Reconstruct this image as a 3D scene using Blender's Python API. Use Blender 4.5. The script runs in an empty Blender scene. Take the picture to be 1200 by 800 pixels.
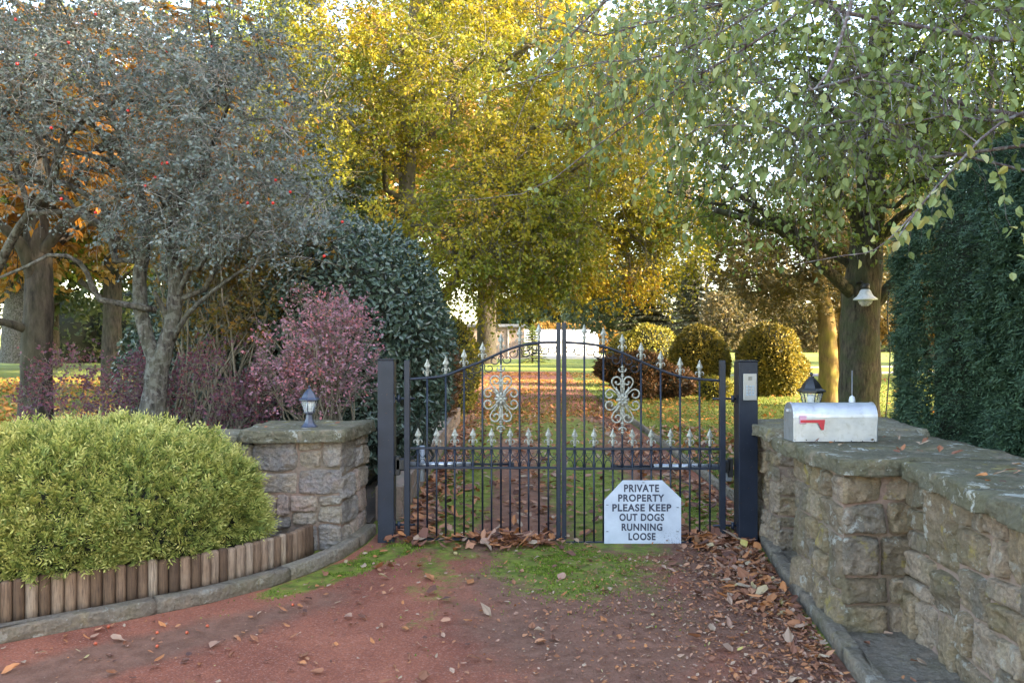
import bpy, math, random
import numpy as np
from math import radians, sin, cos, pi

# ------------------------------------------------------------------ camera, sky, sun, exposure
SC = bpy.context.scene
COL = SC.collection
CAMZ = 1.6
F = 950.0                      # focal length in pixels of a 1200 px wide picture
cam_d = bpy.data.cameras.new('camera')
cam_d.sensor_width = 36.0
cam_d.lens = 36.0 * F / 1200.0
cam_d.clip_start = 0.05
cam_d.clip_end = 3000
cam = bpy.data.objects.new('camera', cam_d)
cam.location = (0, 0, CAMZ)
cam.rotation_euler = (radians(90), 0, 0)
COL.objects.link(cam)
SC.camera = cam

SUN_EL = radians(21)
SUN_AZ = radians(107)           # clockwise from +Y: the sun stands to the right
world = bpy.data.worlds.new('World')
SC.world = world
world.use_nodes = True
wn = world.node_tree
for n in list(wn.nodes):
    wn.nodes.remove(n)
wo = wn.nodes.new('ShaderNodeOutputWorld')
wb = wn.nodes.new('ShaderNodeBackground')
ws = wn.nodes.new('ShaderNodeTexSky')
ws.sky_type = 'NISHITA'
ws.sun_disc = False
ws.sun_elevation = SUN_EL
ws.sun_rotation = SUN_AZ
ws.air_density = 1.0
ws.dust_density = 1.6
ws.ozone_density = 1.0
wb.inputs['Strength'].default_value = 0.15
wn.links.new(ws.outputs[0], wb.inputs['Color'])
wn.links.new(wb.outputs[0], wo.inputs['Surface'])
sun_d = bpy.data.lights.new('sun', 'SUN')
sun_d.energy = 2.9
sun_d.angle = radians(0.53)
sun_d.color = (1.0, 0.90, 0.74)
sun = bpy.data.objects.new('sun', sun_d)
COL.objects.link(sun)
from mathutils import Vector, Matrix
sdir = Vector((sin(SUN_AZ) * cos(SUN_EL), cos(SUN_AZ) * cos(SUN_EL), sin(SUN_EL)))
sun.rotation_euler = sdir.to_track_quat('Z', 'Y').to_euler()
SC.view_settings.view_transform = 'Standard'
SC.view_settings.look = 'None'
SC.view_settings.gamma = 1.0
SC.view_settings.use_curve_mapping = False
SC.view_settings.exposure = 3.38
SC.view_settings.use_white_balance = True
SC.view_settings.white_balance_temperature = 7350
SC.view_settings.white_balance_tint = 12
SC.cycles.use_denoising = True
SC.cycles.max_bounces = 6
SC.cycles.diffuse_bounces = 3
SC.cycles.glossy_bounces = 2
SC.cycles.transmission_bounces = 3
SC.cycles.transparent_max_bounces = 6
SC.cycles.caustics_reflective = False
SC.cycles.caustics_refractive = False
SC.cycles.sample_clamp_indirect = 6.0

# ------------------------------------------------------------------ helpers
RNG = np.random.default_rng(11)
random.seed(5)

def W(px, py, z):              # where something seen at a pixel of the photograph stands when it is z metres off
    return ((px - 600) / F * z, z, CAMZ - (py - 400) / F * z)

def arr(a):
    return np.asarray(a, dtype=np.float64)

_perm = np.random.default_rng(3).random((32, 32, 32))
def noise3(p, freq=1.0, seed=0):
    p = arr(p) * freq + seed * 7.31
    i = np.floor(p).astype(int)
    f = p - i
    f = f * f * (3 - 2 * f)
    out = 0
    for dx in (0, 1):
        wx = f[..., 0] if dx else 1 - f[..., 0]
        for dy in (0, 1):
            wy = f[..., 1] if dy else 1 - f[..., 1]
            for dz in (0, 1):
                wz = f[..., 2] if dz else 1 - f[..., 2]
                out = out + wx * wy * wz * _perm[(i[..., 0] + dx) % 32, (i[..., 1] + dy) % 32, (i[..., 2] + dz) % 32]
    return out

def fbm(p, freq=1.0, seed=0, octv=3):
    s = 0; a = 1; t = 0
    for k in range(octv):
        s = s + a * noise3(p, freq * 2 ** k, seed + k * 3); t += a; a *= 0.5
    return s / t

def norm(v):
    v = arr(v)
    return v / np.maximum(np.linalg.norm(v, axis=-1, keepdims=True), 1e-9)

def thing(name, label, cat, loc=(0, 0, 0), group=None, rz=0.0):
    o = bpy.data.objects.new(name, None)
    o.empty_display_size = 0.1
    o.location = loc
    o.rotation_euler = (0, 0, rz)
    COL.objects.link(o)
    o['label'] = label; o['category'] = cat
    if group: o['group'] = group
    return o

def tag(o, label=None, cat=None, group=None, kind=None):
    if label: o['label'] = label
    if cat: o['category'] = cat
    if group: o['group'] = group
    if kind: o['kind'] = kind
    return o

def origin(parent):            # world position of a parent chain (no scale, rotation about z only)
    m = Matrix.Identity(4)
    o = parent
    chain = []
    while o is not None:
        chain.append(Matrix.Translation(o.location) @ o.rotation_euler.to_matrix().to_4x4())
        o = o.parent
    for c in reversed(chain):
        m = m @ c
    return m

class MB:
    """Collects shapes given in WORLD coordinates and links them as one mesh object."""
    def __init__(self):
        self.v = []; self.nv = 0
        self.ft = []           # (face array, material index, rnd array)
        self.sm = []
    def add(self, v, f, mi=0, rnd=None, smooth=True):
        v = arr(v).reshape(-1, 3)
        if isinstance(f, np.ndarray):
            fs = [f]
        else:
            d = {}
            for q in f: d.setdefault(len(q), []).append(q)
            fs = [np.array(x) for x in d.values()]
        for a in fs:
            if rnd is None: r = np.full(len(a), random.random())
            elif np.isscalar(rnd): r = np.full(len(a), rnd)
            else: r = arr(rnd)
            self.ft.append((a.astype(np.int64) + self.nv, mi, r, smooth))
        self.v.append(v); self.nv += len(v)
        return self
    def box(self, c, s, rz=0.0, rnd=None, mi=0, smooth=False, rot=None, bev=0.0):
        hx, hy, hz = s[0] / 2, s[1] / 2, s[2] / 2
        if bev <= 0:
            v = arr([(x, y, z) for x in (-hx, hx) for y in (-hy, hy) for z in (-hz, hz)])
            f = [(0, 1, 3, 2), (4, 6, 7, 5), (0, 4, 5, 1), (2, 3, 7, 6), (0, 2, 6, 4), (1, 5, 7, 3)]
        else:
            b = bev; v = []; f = []
            idx = {}
            for sx in (-1, 1):
                for sy in (-1, 1):
                    for sz in (-1, 1):
                        for ax in range(3):
                            p = [sx * (hx - b), sy * (hy - b), sz * (hz - b)]
                            p[ax] = (sx * hx, sy * hy, sz * hz)[ax]
                            idx[(sx, sy, sz, ax)] = len(v); v.append(p)
            v = arr(v); g = idx
            for ax in range(3):
                o = [a for a in range(3) if a != ax]
                for s_ in (-1, 1):
                    q = []
                    for (a, c_) in ((-1, -1), (1, -1), (1, 1), (-1, 1)):
                        k = [0, 0, 0]; k[ax] = s_; k[o[0]] = a; k[o[1]] = c_
                        q.append(g[(k[0], k[1], k[2], ax)])
                    f.append(tuple(q if (s_ > 0) == (ax != 1) else q[::-1]))
            for ax in range(3):       # edges along ax
                o = [a for a in range(3) if a != ax]
                for a in (-1, 1):
                    for c_ in (-1, 1):
                        k1 = [0, 0, 0]; k1[o[0]] = a; k1[o[1]] = c_
                        kk = list(k1); kk[ax] = -1; k2 = list(k1); k2[ax] = 1
                        f.append((g[(*kk, o[0])], g[(*kk, o[1])], g[(*k2, o[1])], g[(*k2, o[0])]))
            for sx in (-1, 1):
                for sy in (-1, 1):
                    for sz in (-1, 1):
                        f.append(tuple(g[(sx, sy, sz, a)] for a in range(3)))
        if rot is not None:
            v = v @ arr(rot).T
        if rz:
            c_, s_ = cos(rz), sin(rz)
            v = v @ arr([[c_, s_, 0], [-s_, c_, 0], [0, 0, 1]])
        return self.add(v + arr(c), f, mi, rnd, smooth)
    def tube(self, pts, r, n=8, cap=True, rnd=None, mi=0):
        pts = arr(pts); k = len(pts)
        r = np.broadcast_to(arr(r), (k,))
        t = norm(np.gradient(pts, axis=0))
        ref = np.eye(3)[int(np.argmin(np.abs(t[0])))]
        u = np.zeros_like(t); u[0] = norm(np.cross(t[0], ref))
        for i in range(1, k):                      # carry the frame along so that it never flips
            u[i] = norm(u[i - 1] - t[i] * (u[i - 1] @ t[i]))
        w = np.cross(t, u)
        a = np.arange(n) * 2 * pi / n
        v = pts[:, None] + r[:, None, None] * (np.cos(a)[None, :, None] * u[:, None] + np.sin(a)[None, :, None] * w[:, None])
        f = []
        for i in range(k - 1):
            for j in range(n):
                f.append((i * n + j, i * n + (j + 1) % n, (i + 1) * n + (j + 1) % n, (i + 1) * n + j))
        if cap:
            f.append(tuple(range(n))[::-1]); f.append(tuple((k - 1) * n + j for j in range(n)))
        return self.add(v, f, mi, rnd)
    def lathe(self, prof, c, n=24, rnd=None, mi=0, smooth=True, rot=0.0, sx=1, sy=1):
        v = []; f = []
        for (r, z) in prof:
            for j in range(n):
                a = rot + 2 * pi * j / n
                v.append((c[0] + r * cos(a) * sx, c[1] + r * sin(a) * sy, c[2] + z))
        k = len(prof)
        for i in range(k - 1):
            for j in range(n):
                f.append((i * n + j, i * n + (j + 1) % n, (i + 1) * n + (j + 1) % n, (i + 1) * n + j))
        if prof[0][0] > 1e-6: f.append(tuple(range(n))[::-1])
        if prof[-1][0] > 1e-6: f.append(tuple((k - 1) * n + j for j in range(n)))
        return self.add(v, f, mi, rnd, smooth)
    def prism(self, poly, y0, y1, rnd=None, mi=0, smooth=False):   # poly in x,z
        n = len(poly)
        v = [(p[0], y0, p[1]) for p in poly] + [(p[0], y1, p[1]) for p in poly]
        f = [tuple(range(n)), tuple(range(2 * n - 1, n - 1, -1))]
        f += [(i + n, (i + 1) % n + n, (i + 1) % n, i) for i in range(n)]
        return self.add(v, f, mi, rnd, smooth)
    def slab(self, poly, z0, z1, rnd=None, mi=0):                   # poly in x,y
        n = len(poly)
        v = [(p[0], p[1], z0) for p in poly] + [(p[0], p[1], z1) for p in poly]
        f = [tuple(range(n))[::-1], tuple(range(n, 2 * n))]
        f += [(i, (i + 1) % n, (i + 1) % n + n, i + n) for i in range(n)]
        return self.add(v, f, mi, rnd, False)
    def build(self, name, mats, parent=None):
        v = np.concatenate(self.v)
        if parent is not None:
            m = np.array(origin(parent).inverted())
            v = v @ m[:3, :3].T + m[:3, 3]
        me = bpy.data.meshes.new(name)
        me.vertices.add(len(v))
        me.vertices.foreach_set('co', v.astype(np.float32).ravel())
        nl = sum(a.size for a, _, _, _ in self.ft); nf = sum(len(a) for a, _, _, _ in self.ft)
        me.loops.add(nl); me.polygons.add(nf)
        me.loops.foreach_set('vertex_index', np.concatenate([a.ravel() for a, _, _, _ in self.ft]).astype(np.int32))
        tot = np.concatenate([np.full(len(a), a.shape[1]) for a, _, _, _ in self.ft]).astype(np.int32)
        st = np.concatenate([[0], np.cumsum(tot)[:-1]]).astype(np.int32)
        me.polygons.foreach_set('loop_start', st)
        me.polygons.foreach_set('loop_total', tot)
        me.polygons.foreach_set('material_index', np.concatenate([np.full(len(a), m) for a, m, _, _ in self.ft]).astype(np.int32))
        me.polygons.foreach_set('use_smooth', np.concatenate([np.full(len(a), s) for a, _, _, s in self.ft]).astype(bool))
        at = me.attributes.new('rnd', 'FLOAT', 'FACE')
        at.data.foreach_set('value', np.concatenate([r for _, _, r, _ in self.ft]).astype(np.float32))
        me.update(calc_edges=True)
        me.validate()
        if not isinstance(mats, (list, tuple)): mats = [mats]
        for m in mats: me.materials.append(m)
        o = bpy.data.objects.new(name, me)
        COL.objects.link(o)
        if parent is not None: o.parent = parent
        return o

def copy_tree(o, parent=None):
    c = o.copy(); COL.objects.link(c); c.parent = parent
    for ch in [x for x in o.children]:
        copy_tree(ch, c)
    return c

# ------------------------------------------------------------------ materials
class NT:
    def __init__(self, name):
        self.m = bpy.data.materials.new(name); self.m.use_nodes = True
        self.t = self.m.node_tree
        for n in list(self.t.nodes): self.t.nodes.remove(n)
        self.out = self.t.nodes.new('ShaderNodeOutputMaterial')
    def n(self, typ, ins=None, **kw):
        nd = self.t.nodes.new('ShaderNode' + typ)
        for k, v in kw.items(): setattr(nd, k, v)
        for k, v in (ins or {}).items():
            if isinstance(v, bpy.types.NodeSocket): self.t.links.new(v, nd.inputs[k])
            else: nd.inputs[k].default_value = v
        return nd
    def math(self, op, a, b=0.0, c=None, clamp=False):
        ins = {0: a, 1: b}
        if c is not None: ins[2] = c
        return self.n('Math', ins, operation=op, use_clamp=clamp).outputs[0]
    def ramp(self, fac, stops, interp='LINEAR'):
        nd = self.n('ValToRGB', {0: fac}); r = nd.color_ramp; r.interpolation = interp
        while len(r.elements) < len(stops): r.elements.new(0.5)
        for e, (p, c) in zip(r.elements, stops):
            e.position = p; e.color = (c[0], c[1], c[2], 1) if not np.isscalar(c) else (c, c, c, 1)
        return nd.outputs[0]
    def mix(self, f, a, b, blend='MIX'):
        nd = self.n('Mix', data_type='RGBA', blend_type=blend)
        for i, v in ((0, f), (6, a), (7, b)):
            if isinstance(v, bpy.types.NodeSocket): self.t.links.new(v, nd.inputs[i])
            else: nd.inputs[i].default_value = v if i == 0 else (v[0], v[1], v[2], 1)
        return nd.outputs[2]
    def pos(self):
        return self.n('NewGeometry').outputs['Position']
    def obj(self):
        return self.n('TexCoord').outputs['Object']
    def noise(self, vec, scale, detail=4, rough=0.55, dist=0.0):
        return self.n('TexNoise', {'Vector': vec, 'Scale': scale, 'Detail': detail, 'Roughness': rough, 'Distortion': dist}).outputs[0]
    def rnd(self):
        return self.n('Attribute', attribute_name='rnd').outputs['Fac']
    def bump(self, h, dist=0.01, strength=1.0, prev=None):
        ins = {'Height': h, 'Distance': dist, 'Strength': strength}
        if prev is not None: ins['Normal'] = prev
        return self.n('Bump', ins).outputs[0]
    def principled(self, color, rough=0.6, metal=0.0, normal=None, spec=0.5, **kw):
        ins = {'Base Color': color if isinstance(color, bpy.types.NodeSocket) else (*color, 1), 'Roughness': rough, 'Metallic': metal, 'Specular IOR Level': spec}
        if normal is not None: ins['Normal'] = normal
        ins.update(kw)
        return self.n('BsdfPrincipled', ins)
    def done(self, sh):
        self.t.links.new(sh.outputs[0] if hasattr(sh, 'outputs') else sh, self.out.inputs['Surface'])
        return self.m

def leaf_mat(name, stops, trans=0.35, rough=0.5, clump=0.35, freq=1.2, spec=0.3, tint=(1.15, 1.1, 0.7)):
    t = NT(name)
    r = t.rnd()
    nz = t.noise(t.pos(), freq, 2)
    f = t.math('ADD', t.math('MULTIPLY', r, 1 - clump), t.math('MULTIPLY', t.math('MULTIPLY_ADD', nz, 2.2, -0.6, clamp=True), clump))
    c = t.ramp(f, stops)
    p = t.principled(c, rough, spec=spec)
    if trans <= 0: return t.done(p)
    tc = t.mix(1.0, c, tint, 'MULTIPLY')
    tr = t.n('BsdfTranslucent', {'Color': tc})
    return t.done(t.n('MixShader', {0: trans, 1: p.outputs[0], 2: tr.outputs[0]}))

def bark_mat(name, c0, c1, moss=None, moss_amt=0.5, scale=14, bump=0.02, lichen=None):
    t = NT(name)
    p = t.pos()
    mp = t.n('Mapping', {'Vector': p, 'Scale': (1, 1, 0.25)}).outputs[0]
    a = t.noise(mp, scale, 6, 0.65)
    b = t.noise(p, scale * 0.2, 3)
    c = t.mix(t.ramp(a, [(0.35, 0.0), (0.65, 1.0)]), c0, c1)
    if lichen:
        c = t.mix(t.math('MULTIPLY', t.ramp(t.noise(p, scale * 0.7, 3), [(0.5, 0.0), (0.58, 1.0)]), 0.7), c, lichen)
    if moss:
        c = t.mix(t.math('MULTIPLY', t.ramp(b, [(0.4, 0.0), (0.6, 1.0)]), moss_amt), c, moss)
    return t.done(t.principled(c, 0.9, normal=t.bump(a, bump, 0.9), spec=0.2))

def plain_mat(name, col, rough=0.5, metal=0.0, var=0.15, scale=20, bump=0.0008, spec=0.5):
    t = NT(name)
    p = t.obj()
    a = t.noise(p, scale, 4)
    c = t.mix(t.ramp(a, [(0.3, 0.0), (0.7, 1.0)]), tuple(x * (1 - var) for x in col), tuple(min(1, x * (1 + var)) for x in col))
    r = t.n('MapRange', {0: a, 1: 0.3, 2: 0.7, 3: max(0.02, rough - 0.1), 4: min(1, rough + 0.1)}).outputs[0]
    return t.done(t.principled(c, r, metal, t.bump(t.noise(p, scale * 5, 3), bump, 0.5), spec))

def stone_mat(name, stops, lich=0.5, moss=0.5, yellow=0.3, rubble=True):
    t = NT(name)
    p = t.pos()
    r = t.rnd()
    big = t.noise(p, 5, 5, 0.6, 0.4)
    fine = t.noise(p, 45, 6, 0.7)
    f = t.math('ADD', t.math('MULTIPLY', r, 0.75), t.math('MULTIPLY', t.math('MULTIPLY_ADD', big, 2.0, -0.5, clamp=True), 0.25))
    c = t.ramp(f, stops)
    c = t.mix(t.math('MULTIPLY', t.ramp(fine, [(0.42, 1.0), (0.6, 0.0)]), 0.42), c, (0.06, 0.05, 0.038))
    c = t.mix(t.math('MULTIPLY', t.ramp(t.noise(p, 9, 3), [(0.56, 0.0), (0.68, 1.0)]), 0.5), c, (0.31, 0.235, 0.17))
    # moss and algae, mostly in patches
    mo = t.ramp(t.noise(t.n('Mapping', {'Vector': p, 'Location': (3, 7, 1)}).outputs[0], 3.0, 6, 0.65), [(0.48, 0.0), (0.62, 1.0)])
    c = t.mix(t.math('MULTIPLY', mo, moss), c, (0.13, 0.12, 0.05))
    # lichens: pale crusts and some yellow ones
    l1 = t.ramp(t.noise(t.n('Mapping', {'Vector': p, 'Location': (9, 2, 4)}).outputs[0], 11, 7, 0.72), [(0.57, 0.0), (0.62, 1.0)])
    l1b = t.ramp(t.noise(p, 2.2, 3), [(0.4, 0.25), (0.6, 1.0)])
    c = t.mix(t.math('MULTIPLY', t.math('MULTIPLY', l1, l1b), lich), c, (0.46, 0.46, 0.41))
    vo = t.n('TexVoronoi', {'Vector': p, 'Scale': 38.0, 'Randomness': 1.0})
    sp = t.math('MULTIPLY', t.ramp(vo.outputs['Distance'], [(0.14, 1.0), (0.2, 0.0)]), t.ramp(t.n('SeparateColor', {0: vo.outputs['Color']}).outputs[0], [(0.8, 0.0), (0.82, 1.0)]))
    c = t.mix(t.math('MULTIPLY', sp, 0.3), c, (0.45, 0.45, 0.4))
    l2 = t.ramp(t.noise(t.n('Mapping', {'Vector': p, 'Location': (1, 8, 14)}).outputs[0], 6, 5, 0.7), [(0.6, 0.0), (0.68, 1.0)])
    c = t.mix(t.math('MULTIPLY', l2, yellow), c, (0.38, 0.29, 0.05))
    chip = t.n('TexVoronoi', {'Vector': t.n('Mapping', {'Vector': p, 'Scale': (1, 1, 1.6)}).outputs[0], 'Scale': 17.0}).outputs['Distance']
    h = t.math('ADD', t.math('MULTIPLY', chip, 0.5), t.math('ADD', t.math('MULTIPLY', big, 1.0), t.math('MULTIPLY', fine, 0.8)))
    return t.done(t.principled(c, 0.92, normal=t.bump(h, 0.035, 1.0), spec=0.2))
# ------------------------------------------------------------------ the ground
def seg_mask(t, px_, py_, cx, cy, rx, ry, soft, nz, amt, ang=0.0):
    """1 inside a ragged ellipse on the ground, 0 outside."""
    dx = t.math('SUBTRACT', px_, cx); dy = t.math('SUBTRACT', py_, cy)
    ca, sa = cos(ang), sin(ang)
    a = t.math('DIVIDE', t.math('ADD', t.math('MULTIPLY', dx, ca), t.math('MULTIPLY', dy, sa)), rx)
    b = t.math('DIVIDE', t.math('SUBTRACT', t.math('MULTIPLY', dy, ca), t.math('MULTIPLY', dx, sa)), ry)
    d = t.math('SQRT', t.math('ADD', t.math('MULTIPLY', a, a), t.math('MULTIPLY', b, b)))
    d = t.math('ADD', d, t.math('MULTIPLY', t.math('SUBTRACT', nz, 0.5), amt))
    return t.n('MapRange', {0: d, 1: 1.0 + soft, 2: 1.0 - soft, 3: 0.0, 4: 1.0}, interpolation_type='SMOOTHSTEP').outputs[0]

MOSS = [  # cx, cy, rx, ry, angle : where moss grows on the drive (world metres)
    (0.38, 5.78, 0.50, 0.72, 0.0), (-0.95, 6.12, 0.16, 0.34, -0.5), (-1.25, 5.55, 0.16, 0.6, -0.55),
    (1.72, 4.45, 0.10, 0.38, 0.06), (1.80, 6.1, 0.22, 0.30, 0.1),
    (-0.50, 10.5, 0.33, 5.2, 0.0), (0.85, 10.2, 0.52, 4.8, 0.0), (1.75, 8.0, 0.30, 1.6, 0.0), (0.9, 15.0, 0.8, 3.0, 0.0), (-0.3, 17, 0.8, 4.0, 0.0)]

def drive_mat():
    t = NT('red_asphalt')
    p = t.pos()
    s = t.n('SeparateXYZ', {0: p}).outputs
    n1 = t.noise(p, 1.3, 5, 0.6); n2 = t.noise(p, 120, 4, 0.8); n3 = t.noise(p, 9, 5, 0.65)
    vo = t.n('TexVoronoi', {'Vector': p, 'Scale': 130.0}).outputs
    c = t.mix(t.ramp(n1, [(0.38, 0.0), (0.6, 1.0)]), (0.28, 0.083, 0.046), (0.43, 0.138, 0.076))
    cell = t.n('SeparateColor', {0: vo['Color']}).outputs[0]
    c = t.mix(t.math('MULTIPLY', t.ramp(cell, [(0.45, 1.0), (0.75, 0.0)]), 0.36), c, (0.10, 0.04, 0.03))
    c = t.mix(t.math('MULTIPLY', t.ramp(cell, [(0.9, 0.0), (0.95, 1.0)]), 0.4), c, (0.42, 0.25, 0.2))
    c = t.mix(t.math('MULTIPLY', t.ramp(n2, [(0.52, 0.0), (0.68, 1.0)]), 0.5), c, (0.38, 0.2, 0.17))
    # soil and old leaf mould that has gathered away from the wheel tracks
    dirt = None
    nz = t.noise(p, 3.2, 6, 0.7)
    for (cx, cy, rx, ry, an) in ((0.45, 4.9, 0.75, 1.5, 0.1), (1.5, 4.8, 0.45, 1.9, 0.0), (0.5, 6.4, 1.6, 0.35, 0), (0.4, 8.6, 1.9, 2.2, 0), (0.35, 14, 2.0, 6, 0), (-2.2, 3.9, 0.25, 1.6, -0.75)):
        m = seg_mask(t, s[0], s[1], cx, cy, rx, ry, 0.35, nz, 1.2, an)
        dirt = m if dirt is None else t.math('MAXIMUM', dirt, m)
    c = t.mix(t.math('MULTIPLY', dirt, 0.62), c, t.mix(t.ramp(n3, [(0.4, 0.0), (0.6, 1.0)]), (0.11, 0.075, 0.05), (0.21, 0.13, 0.09)))
    ms = None
    for (cx, cy, rx, ry, an) in MOSS:
        m = seg_mask(t, s[0], s[1], cx, cy, rx, ry, 0.16, t.math('ADD', t.math('MULTIPLY', nz, 0.6), t.math('MULTIPLY', t.noise(p, 16, 6, 0.75), 0.45)), 1.9, an)
        ms = m if ms is None else t.math('MAXIMUM', ms, m)
    mc = t.mix(t.ramp(n3, [(0.35, 0.0), (0.65, 1.0)]), (0.09, 0.125, 0.02), (0.24, 0.27, 0.04))
    c = t.mix(t.math('MULTIPLY', ms, t.ramp(t.noise(p, 14, 5, 0.7), [(0.3, 0.35), (0.5, 1.0)])), c, mc)
    h = t.math('ADD', t.math('MULTIPLY', cell, 0.5), n2)
    return t.done(t.principled(c, 0.9, normal=t.bump(h, 0.010, 1.0), spec=0.25))

def lawn_mat():
    t = NT('lawn')
    p = t.pos()
    a = t.noise(p, 0.22, 4, 0.6); b = t.noise(p, 2.5, 6, 0.7); f = t.noise(p, 30, 4, 0.8)
    c = t.mix(t.ramp(a, [(0.38, 0.0), (0.62, 1.0)]), (0.14, 0.185, 0.03), (0.27, 0.295, 0.06))
    c = t.mix(t.math('MULTIPLY', t.ramp(f, [(0.4, 1.0), (0.6, 0.0)]), 0.5), c, (0.04, 0.06, 0.01))
    c = t.mix(t.math('MULTIPLY', t.ramp(b, [(0.5, 0.0), (0.66, 1.0)]), 0.45), c, (0.19, 0.13, 0.055))
    return t.done(t.principled(c, 0.95, normal=t.bump(f, 0.03, 0.8), spec=0.15))

def gz_(x, y):                # the lie of the land: level, then a rise far behind
    d = np.clip((np.hypot(x, np.maximum(y, 0)) - 125) / 130, 0, 1)
    h = 9.5 * d * d * (3 - 2 * d) * np.clip(0.55 + x / 120, 0.35, 1.2)
    return h + 0.0
xs = np.concatenate([-np.geomspace(1200, 4, 34), np.linspace(-3.2, 3.2, 9), np.geomspace(4, 1200, 34)])
ys = np.concatenate([-np.geomspace(200, 4, 10), np.linspace(-2, 6, 5), np.geomspace(8, 2000, 70)])
gx_, gy_ = np.meshgrid(xs, ys)
V = np.stack([gx_, gy_, gz_(gx_, gy_)], -1).reshape(-1, 3)
nx_ = len(xs); ny_ = len(ys)
ii, jj = np.meshgrid(np.arange(ny_ - 1), np.arange(nx_ - 1), indexing='ij')
q = (ii * nx_ + jj).ravel()
Fq = np.stack([q, q + 1, q + 1 + nx_, q + nx_], -1)
M_lawn = lawn_mat()
tag(MB().add(V, Fq).build('ground', M_lawn), kind='structure')

KERB_L = [(-4.6, 2.2), (-3.6, 3.3), (-2.7, 4.28), (-2.2, 4.65), (-1.84, 4.95), (-1.58, 5.25), (-1.38, 5.62), (-1.25, 5.96), (-1.16, 6.40), (-1.13, 6.75)]
KERB_R = [(2.02, 6.75), (1.94, 6.3), (1.80, 5.4), (1.69, 4.4), (1.62, 3.85), (1.54, 3.0), (1.44, 1.8), (1.3, 0.2)]
dp = [(-4.62, 2.2), (-3.6, 3.32), (-2.7, 4.3), (-2.2, 4.67), (-1.84, 4.97), (-1.56, 5.27), (-1.36, 5.64), (-1.23, 5.98), (-1.14, 6.4), (-1.11, 6.9), (-0.93, 7.3), (-1.02, 16), (-1.4, 34), (-1.2, 43),
      (3.0, 43), (2.6, 34), (2.32, 16), (2.2, 7.6), (2.05, 6.9), (2.0, 6.3), (1.85, 5.4), (1.74, 4.4), (1.66, 3.85), (1.58, 3.0), (1.46, 1.8), (1.3, -1.0), (3, -5), (-9, -5), (-9, 0)]
M_drive = drive_mat()
b = MB(); n = len(dp)
b.add([(x, y, 0.004) for x, y in dp], [tuple(range(n))[::-1]])
o = b.build('driveway', M_drive); tag(o, kind='structure')

M_soil = plain_mat('soil', (0.05, 0.035, 0.025), 0.95, var=0.4, scale=30, bump=0.01)
# planting bed behind the log edging and the leaf-strewn bed right of the far lawn edge
bp = [(-4.8, 2.3), (-2.95, 4.45), (-2.34, 4.84), (-1.9, 5.22), (-1.6, 5.72), (-1.5, 6.15), (-2.2, 6.25), (-9, 6.25), (-9, 2.3)]
tag(MB().slab(bp, 0.0, 0.12).build('planting_bed', M_soil), kind='structure')
bp = [(-1.22, 6.95), (-1.25, 16.5), (-9.5, 13.5), (-9.5, 6.9), (-2.2, 6.9)]
tag(MB().slab(bp, 0.0, 0.05).build('planting_bed', M_soil), kind='structure')

M_path = plain_mat('path_asphalt', (0.20, 0.19, 0.21), 0.9, var=0.15, scale=3, bump=0.004)
pl = []
for (x, y) in ((12.6, 34), (13.5, 37), (18, 40), (26, 42.5), (40, 44)): pl.append((x, y))
up = [(x, y + 2.3) for x, y in pl]
b = MB()
for i in range(len(pl) - 1):
    b.add([(*pl[i], 0.008), (*pl[i + 1], 0.008), (*up[i + 1], 0.008), (*up[i], 0.008)], [(0, 1, 2, 3)])
tag(b.build('path', M_path), kind='structure')
b = MB(); b.add([(10.2, 38, 0.008), (16, 51, 0.008), (60, 62, 0.008), (60, 59, 0.008), (17, 48.5, 0.008), (12, 38, 0.008)], [tuple(range(6))[::-1]])
tag(b.build('path', M_path), kind='structure')
M_gravel = plain_mat('pale_gravel', (0.36, 0.30, 0.22), 0.95, var=0.25, scale=8, bump=0.01)
b = MB(); b.add([(-14, 74, 0.008), (13, 74, 0.008), (14, 99, 0.008), (-14, 99, 0.008)], [(0, 1, 2, 3)])
tag(b.build('gravel_path', M_gravel), kind='structure')

# ------------------------------------------------------------------ masonry
def resample(poly, res, closed=True):
    pts = []
    n = len(poly)
    for i in range(n if closed else n - 1):
        a = arr(poly[i]); c = arr(poly[(i + 1) % n])
        k = max(1, int(round(np.linalg.norm(c - a) / res)))
        for j in range(k): pts.append(a + (c - a) * j / k)
    if not closed: pts.append(arr(poly[-1]))
    return arr(pts)

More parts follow.
